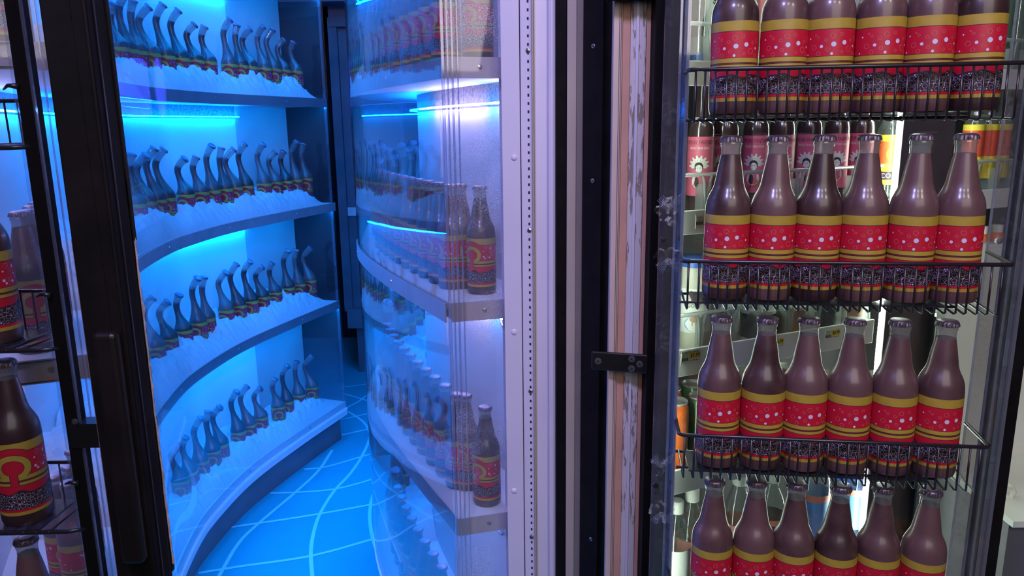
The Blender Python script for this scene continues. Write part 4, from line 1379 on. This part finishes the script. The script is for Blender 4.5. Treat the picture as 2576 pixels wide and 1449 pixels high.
wrap_text(r, p, zC, 0.033, 0.066, 'HUMAN', 0.014, 'ink_black', math.atan2(-p.y, -p.x), sx=0.7)
for k, x in enumerate((1905, 1985, 2065, 2135)):
    lathe_thing('deli_tub', x, 800, 0.055, zC, [('tub_body', 'tan_deli' if k % 2 else 'can_dark', [(0.0, 0.0), (0.030, 0.0), (0.034, 0.05)]), ('lid', 'paper_white', [(0.0355, 0.05), (0.0355, 0.056), (0.0001, 0.057)])],
                '%s round deli tub from the left behind the third shelf dividers' % ORD[k], 'tub', 'deli tubs behind the third shelf dividers')
for k, x in enumerate((2462, 2500)):
    lathe_thing('juice_bottle', x, 640, 0.05, zC, [('bottle_body', 'can_orange', [(0.0, 0.0), (0.026, 0.0), (0.028, 0.006), (0.028, 0.13), (0.02, 0.15), (0.012, 0.165)]), ('cap', 'paper_white', [(0.013, 0.163), (0.013, 0.18), (0.0001, 0.18)])],
                ['orange drink bottle right of the mullion behind the second basket', 'orange drink bottle by the right acrylic channel, third cooler shelf'][k], 'bottle')
for k, x in enumerate((2412, 2447, 2482)):
    lathe_thing('water_bottle', x, 1050, 0.05 + 0.03 * (k % 2), zD, [('bottle_body', 'clear_bottle', [(0.0, 0.0), (0.027, 0.0), (0.027, 0.12), (0.025, 0.14), (0.011, 0.165), (0.011, 0.185)]), ('label', ['paper_white', 'label_salmon', 'paper_white'][k], [(0.0273, 0.03), (0.0273, 0.09)]), ('cap', 'paper_white', [(0.012, 0.183), (0.012, 0.20), (0.0001, 0.20)])],
                '%s clear water bottle right of the mullion beside the third basket' % ORD[k], 'bottle', 'clear bottles right of the mullion')

# fourth shelf: cans
CAN = [(0.0, 0.002), (0.024, 0.0), (0.0265, 0.006), (0.0275, 0.012), (0.0275, 0.118), (0.0262, 0.124), (0.0240, 0.130)]
cn_ = 0
for row, d in enumerate((0.05, 0.115)):
    for k in range(9):
        s = -0.035 + k * 0.064 + row * 0.032
        if s > S_MUL - 0.05: continue
        q = C0 + ce * s - cn * d
        r = empty('drink_can', (q.x, q.y, zD))
        mat = ['can_dark', 'can_orange', 'can_green', 'can_dark', 'can_green', 'can_green', 'can_orange', 'can_red', 'can_red'][k]
        part(MB().lathe(CAN, mat, 24, Matrix.Translation((q.x, q.y, zD))), 'can_body', r)
        part(MB().lathe([(0.0240, 0.130), (0.0255, 0.1325), (0.0245, 0.1345), (0.0228, 0.1325), (0.0220, 0.128), (0.0001, 0.128)], 'can_silver', 24, Matrix.Translation((q.x, q.y, zD))), 'can_lid', r)
        part(MB().lathe([(0.002, 0.1285), (0.006, 0.1285), (0.006, 0.1295), (0.002, 0.1295)], 'can_silver', 12, Matrix.Translation((q.x - 0.003, q.y - 0.002, zD))), 'pull_tab', r)
        tag(r, '%s drink can from the left in the %s row of the fourth cooler shelf' % (ORD[k], ['front', 'back'][row]), 'can', 'drink cans on the fourth cooler shelf')

# lowest level: big clear bottles
zE = zD - 0.335
m = MB(); m.box((S_L, 0.0, zE - 0.03), (S_MUL - 0.02, 0.29, zE), 'cooler_white', CM(0, 0)); sh = m.obj('cooler_shelf'); tag(sh, 'white cooler shelf under the clear plastic bottles, lowest level', 'shelf')
for k, (x, R, H, mat, lab) in enumerate(((1704, 0.030, 0.245, 'clear_bottle', 'paper_white'), (1741, 0.031, 0.265, 'clear_bottle', 'label_salmon'), (1858, 0.033, 0.275, 'clear_bottle', 'label_salmon'), (1940, 0.033, 0.26, 'clear_bottle', 'can_dark'),
                                        (2045, 0.036, 0.31, 'clear_bottle', 'label_blue'), (2138, 0.036, 0.29, 'blue_bottle', 'label_blue'))):
    parts = [('bottle_body', mat, [(0.0, 0.0), (R - .002, 0.0), (R, 0.006), (R, H * .62), (R * .94, H * .70), (R * .75, H * .78), (R * .45, H * .86), (R * .40, H * .92)]),
             ('label', lab, [(R + .0003, H * .26), (R + .0003, H * .60)]), ('cap', 'paper_white', [(R * .46, H * .90), (R * .46, H), (R * .4, H + .002), (0.0001, H + .002)])]
    r, p = lathe_thing('plastic_water_bottle', x, 1260, 0.06, zE, parts, '%s clear plastic bottle from the left at the bottom of the cooler behind the door' % ORD[k], 'bottle', None)
    if lab in ('can_dark', 'label_blue'):
        wrap_text(r, p, zE, R + .0004, H * .40, 'ST' if k == 4 else 'IS', 0.018, 'skyblue', math.atan2(-p.y, -p.x) - 0.2)
        m = MB().lathe([(R + .0006, H * .55), (R + .0006, H * .60)], 'label_salmon', 24, Matrix.Translation((p.x, p.y, zE))); part(m, 'label_band', r)

# mullion with its light tube, cooler back
mu = empty('cooler_mullion', tuple(C0 + ce * S_MUL))
M = CM(S_MUL, 0)
part(MB().box((0.010, -0.004, 0.1), (0.165, 0.006, 2.34), 'mullion_dark', M), 'post', mu)
part(MB().box((0.0060, 0.003, 0.3), (0.0095, 0.009, 2.3), 'led_tube', M), 'light_tube', mu, 'bright white light tube')
tag(MB().box((S_L - 0.004 - S_MUL, -0.006, 0.3), (S_L + 0.002 - S_MUL, 0.0, 2.3), 'led_tube_dim', M).obj('light_tube'), 'dim vertical light tube tucked behind the hinge stile of the right door', 'light')
part(MB().box((0.13, 0.010, 0.3), (0.137, 0.016, 2.3), 'led_tube_dim', M), 'light_tube', mu, 'added dim fill tube hidden behind the post')  # added hidden tube, brightens the shelves right of the mullion
tag(mu, 'dark cooler mullion with a bright vertical light tube', 'mullion')
struct(MB().box((S_L - 0.02, 0.30, 0), (S_MUL + 0.9, 0.33, 2.5), 'cooler_back', CM(0, 0)).obj('wall_2'), 'dark back wall of the drinks cooler', 'wall')
struct(MB().box((S_L - 0.02, -0.0, 0), (S_L, 0.30, 2.5), 'cooler_back', CM(0, 0)).obj('wall_3'))
struct(MB().box((S_L - 0.02, -0.0, 2.35), (S_MUL + 0.9, 0.30, 2.4), 'cooler_back', CM(0, 0)).obj('wall_4'))
# next cooler glimpsed right of the door
nx = empty('ledge_cabinet', (0.85, 1.25, 0))
a = aty(2552, 1320, 1.25)
part(MB().box((a.x - 0.01, 1.25, 0.2), (a.x + 0.4, 1.55, a.z), 'kick_grey'), 'cabinet_body', nx)
part(MB().box((a.x - 0.01, 1.24, a.z), (a.x + 0.4, 1.55, a.z + 0.012), 'cooler_white'), 'ledge', nx)
part(MB().box((a.x - 0.01, 1.52, a.z + 0.01), (a.x + 0.4, 1.55, 1.25), 'cooler_white'), 'upstand', nx)
b = aty(2556, 1256, 1.30)
part(MB().tube([(b.x, 1.33, b.z - 0.012), (b.x + 0.012, 1.33, b.z - 0.014), (b.x + 0.016, 1.33, b.z), (b.x + 0.010, 1.33, b.z + 0.012), (b.x, 1.33, b.z + 0.013)], 0.005, 'paper_white', 8), 'handle', nx, 'small white handle')
tag(nx, 'grey cabinet with a pale ledge at the right edge beyond the door', 'cabinet')

# ------------------------------------------------------------------ left door, seen from outside
ld = empty('cooler_door', (-0.42, 0.72, 0))
Y0 = 0.70
a = aty(161, 480, Y0); b = aty(273, 480, Y0); c = aty(298, 480, Y0 + 0.012); e = aty(327, 480, Y0 + 0.03)
st = MB(); st.box((a.x, Y0, 0.2), (b.x, Y0 + 0.034, 2.4), 'frame_black')
so = part(st, 'stile', ld, 'wide black stile'); bevel(so, 0.002)
rg = MB()
for f, wd in ((0.66, 0.0005), (0.90, 0.0007)):
    x = a.x + (b.x - a.x) * f; rg.box((x - wd, Y0 - 0.0006, 0.2), (x + wd, Y0 + 0.001, 2.4), 'frame_black')
rg.box((b.x - 0.001, Y0 + 0.012, 0.2), (b.x + 0.0008, Y0 + 0.014, 2.4), 'handle_black')
part(rg, 'stile_ridge', ld)
GY = Y0 + 0.034
zt = aty(325, 605, GY).z; zb = aty(434, 1437, GY).z
fl = MB(); fl.box((b.x - 0.012, GY, zt), (b.x + 0.0012, GY + 0.005, 2.4), 'frame_black'); part(fl, 'gasket_flange', ld, 'upper piece of the black gasket')
rnd = random.Random(4); outl = []; zz = zb
while zz < zt + 0.06:
    outl.append((b.x + 0.0006 * mnoise.noise(V((zz * 30, 0, 0))), zz)); zz += 0.004
m = MB(); vs = []; fs = []
for x, z in outl: vs += [(b.x - 0.012, GY, z), (x, GY, z), (b.x - 0.012, GY + 0.005, z), (x, GY + 0.005, z)]
for i in range(len(outl) - 1):
    o_ = i * 4; n_ = o_ + 4
    fs += [(o_, o_ + 1, n_ + 1, n_), (o_ + 1, o_ + 3, n_ + 3, n_ + 1), (o_ + 3, o_ + 2, n_ + 2, n_ + 3)]
fs += [(0, 2, 3, 1)]
m.add(vs, fs, 'frame_black'); part(m, 'gasket_flange', ld, 'lower ragged piece of the black gasket')
m = MB(); vs = []; fs = []
for i, (x, z) in enumerate(outl[2:]):
    wd = 0.0012 + 0.0026 * max(0, mnoise.noise(V((z * 60, 3, 0)))) + 0.0016 * max(0, mnoise.noise(V((z * 210, 5, 0))))
    if z > zt: wd *= max(0.12, 1 - (z - zt) / 0.03)
    vs += [(x - 0.003, GY - 0.0004, z), (x + wd, GY + 0.002, z), (x - 0.001, GY + 0.0055, z)]
for i in range(len(outl) - 3):
    o_ = i * 3; fs += [(o_, o_ + 1, o_ + 4, o_ + 3), (o_ + 1, o_ + 2, o_ + 5, o_ + 4)]
m.add(vs, fs, 'gasket_torn')
for k in range(16):
    x, z = outl[rnd.randrange(3, len(outl) - 20)]
    m.tube([(x + .001, GY + .002, z), (x + rnd.uniform(.001, .003), GY + .002, z - rnd.uniform(.001, .005)), (x + rnd.uniform(.002, .006), GY + .002, z - rnd.uniform(.003, .010))], 0.00013, 'gasket_torn', 4)
part(m, 'torn_lining', ld, 'torn pinkish gasket lining')
m = MB(); m.box((a.x - 0.0008, Y0 + 0.002, 0.2), (a.x + 0.0003, Y0 + 0.02, 1.40), 'groove_brown'); part(m, 'edge_bead', ld, 'thin tan bead')
# handle
h0 = aty(229, 838, Y0 - 0.012); h1 = aty(313, 1420, Y0 - 0.012); h2 = aty(290, 838, Y0 - 0.012)
m = MB(); m.box((h0.x, Y0 - 0.014, h1.z), (h2.x, Y0 + 0.002, h0.z), 'handle_black'); ho = part(m, 'handle', ld, 'rounded glossy black handle bar'); bevel(ho, 0.005, 4)
# glass
g0 = aty(-160, 480, Y0 + 0.03)
part(MB().box((g0.x - 0.05, Y0 + 0.028, 0.2), (a.x, Y0 + 0.034, 2.4), 'door_glass'), 'glass_pane', ld)
tag(ld, 'black framed glass door with a torn gasket at the left of the picture', 'door')

rk = empty('rack_post', (-0.57, 0.86, 0))
YR = 0.90
p0 = aty(118, 640, YR); p1 = aty(148, 640, YR)   # edges of the post at this row are read below
a = aty(79, 480, YR); b = aty(111, 480, YR)
part(MB().box((a.x, YR, 0.2), (b.x, YR + 0.02, 2.4), 'frame_black'), 'post', rk)
c0 = aty(64, 480, YR); part(MB().box((c0.x, YR + 0.004, 0.2), (a.x, YR + 0.010, 2.4), 'acrylic_wavy'), 'clear_edge', rk, 'clear strip left of the post')
c1 = aty(116, 480, YR); part(MB().box((b.x, YR + 0.002, 0.2), (c1.x, YR + 0.006, 2.4), 'acrylic_edge'), 'clear_edge', rk, 'shiny clear strip right of the post')
q0 = aty(175, 1064, YR); q1 = aty(262, 1064, YR); qz = aty(180, 1124, YR)
part(MB().box((q0.x, YR - 0.004, qz.z), (q1.x, YR + 0.02, q0.z), 'bracket_black'), 'cross_piece', rk)
for y in (217, 742, 1215):
    # short stubs pointing left off the post
    xx = {217: 40, 742: 122, 1215: 192}[y]
    p = aty(xx + 6, y, YR - 0.004); part(MB().tube([(p.x, p.y, p.z), (p.x - 0.012, p.y, p.z + 0.001), (p.x - 0.020, p.y + 0.004, p.z - 0.003)], [0.0038, 0.0022, 0.0012], 'wire_black', 8), 'stub', rk)
S = aty(186, 1062, YR - 0.006)
Ms = Matrix.Translation((S.x, YR - 0.004, S.z)) @ Matrix.Rotation(math.radians(90), 4, 'X')
part(MB().lathe([(0.0002, 0), (0.004, 0), (0.0035, 0.0012), (0.0002, 0.0015)], 'screw_steel', 12, Ms), 'screw', rk)
tag(rk, 'black rack post with clear edge strips behind the left door glass', 'rack post')

LL = [1.482, 1.236, 0.990]
LNAME = ['top', 'middle', 'lowest']
for k, z in enumerate(LL):
    bk = empty('wire_basket', (-0.7, 0.9, z))
    xr_ = aty({0: 72, 1: 146, 2: 214}[k], {0: 358, 1: 868, 2: 1326}[k], YR).x
    # near wire of the floor, fixed to the post
    part(MB().tube([(xr_ + 0.004, YR + 0.004, z), (xr_ - 0.02, YR - 0.004, z - 0.001), (-0.95, YR - 0.012, z - 0.001)], 0.0032, 'wire_black', 8), 'floor_rail', bk)
    fz = z + 0.055; yb = YR + 0.085
    ra = -0.95; rbx = xr_ - 0.040
    part(MB().tube([(ra, yb, fz), (rbx, yb, fz), (rbx + 0.01, yb - 0.006, fz)], 0.0026, 'wire_black', 8), 'front_rail', bk)
    wg = MB(); x = rbx - 0.004
    while x > ra:
        wg.tube([(x, yb, fz), (x, yb + 0.001, z - 0.002), (x, yb - 0.006, z - 0.004), (x, YR - 0.008, z)], 0.0014, 'wire_black', 6); x -= 0.0165
    part(wg, 'wire_grid', bk)
    part(MB().box((ra, YR - 0.005, z + 0.0015), (rbx - 0.015, yb - 0.008, z + 0.0035), 'basket_mat'), 'liner_mat', bk, 'dark translucent liner sheet')
    tag(bk, 'black wire basket inside the left door, %s of three' % LNAME[k], 'wire basket', 'wire baskets inside the left door')
for k, (z, q) in enumerate(((1.2395, (-22, 760)), (0.9935, (50, 1165)))):
    p = aty(q[0], q[1], YR + 0.028)
    bottle((p.x, p.y, z), math.radians(18), ['cola bottle at the left edge in the middle basket of the left door', 'cola bottle with its gold horseshoe mark facing out, lowest basket of the left door'][k], None)
p = aty(72, 1400, YR + 0.028)
bottle((p.x, p.y, 0.744), math.radians(18), 'cola bottle at the bottom left, only its neck and cap in view', None)
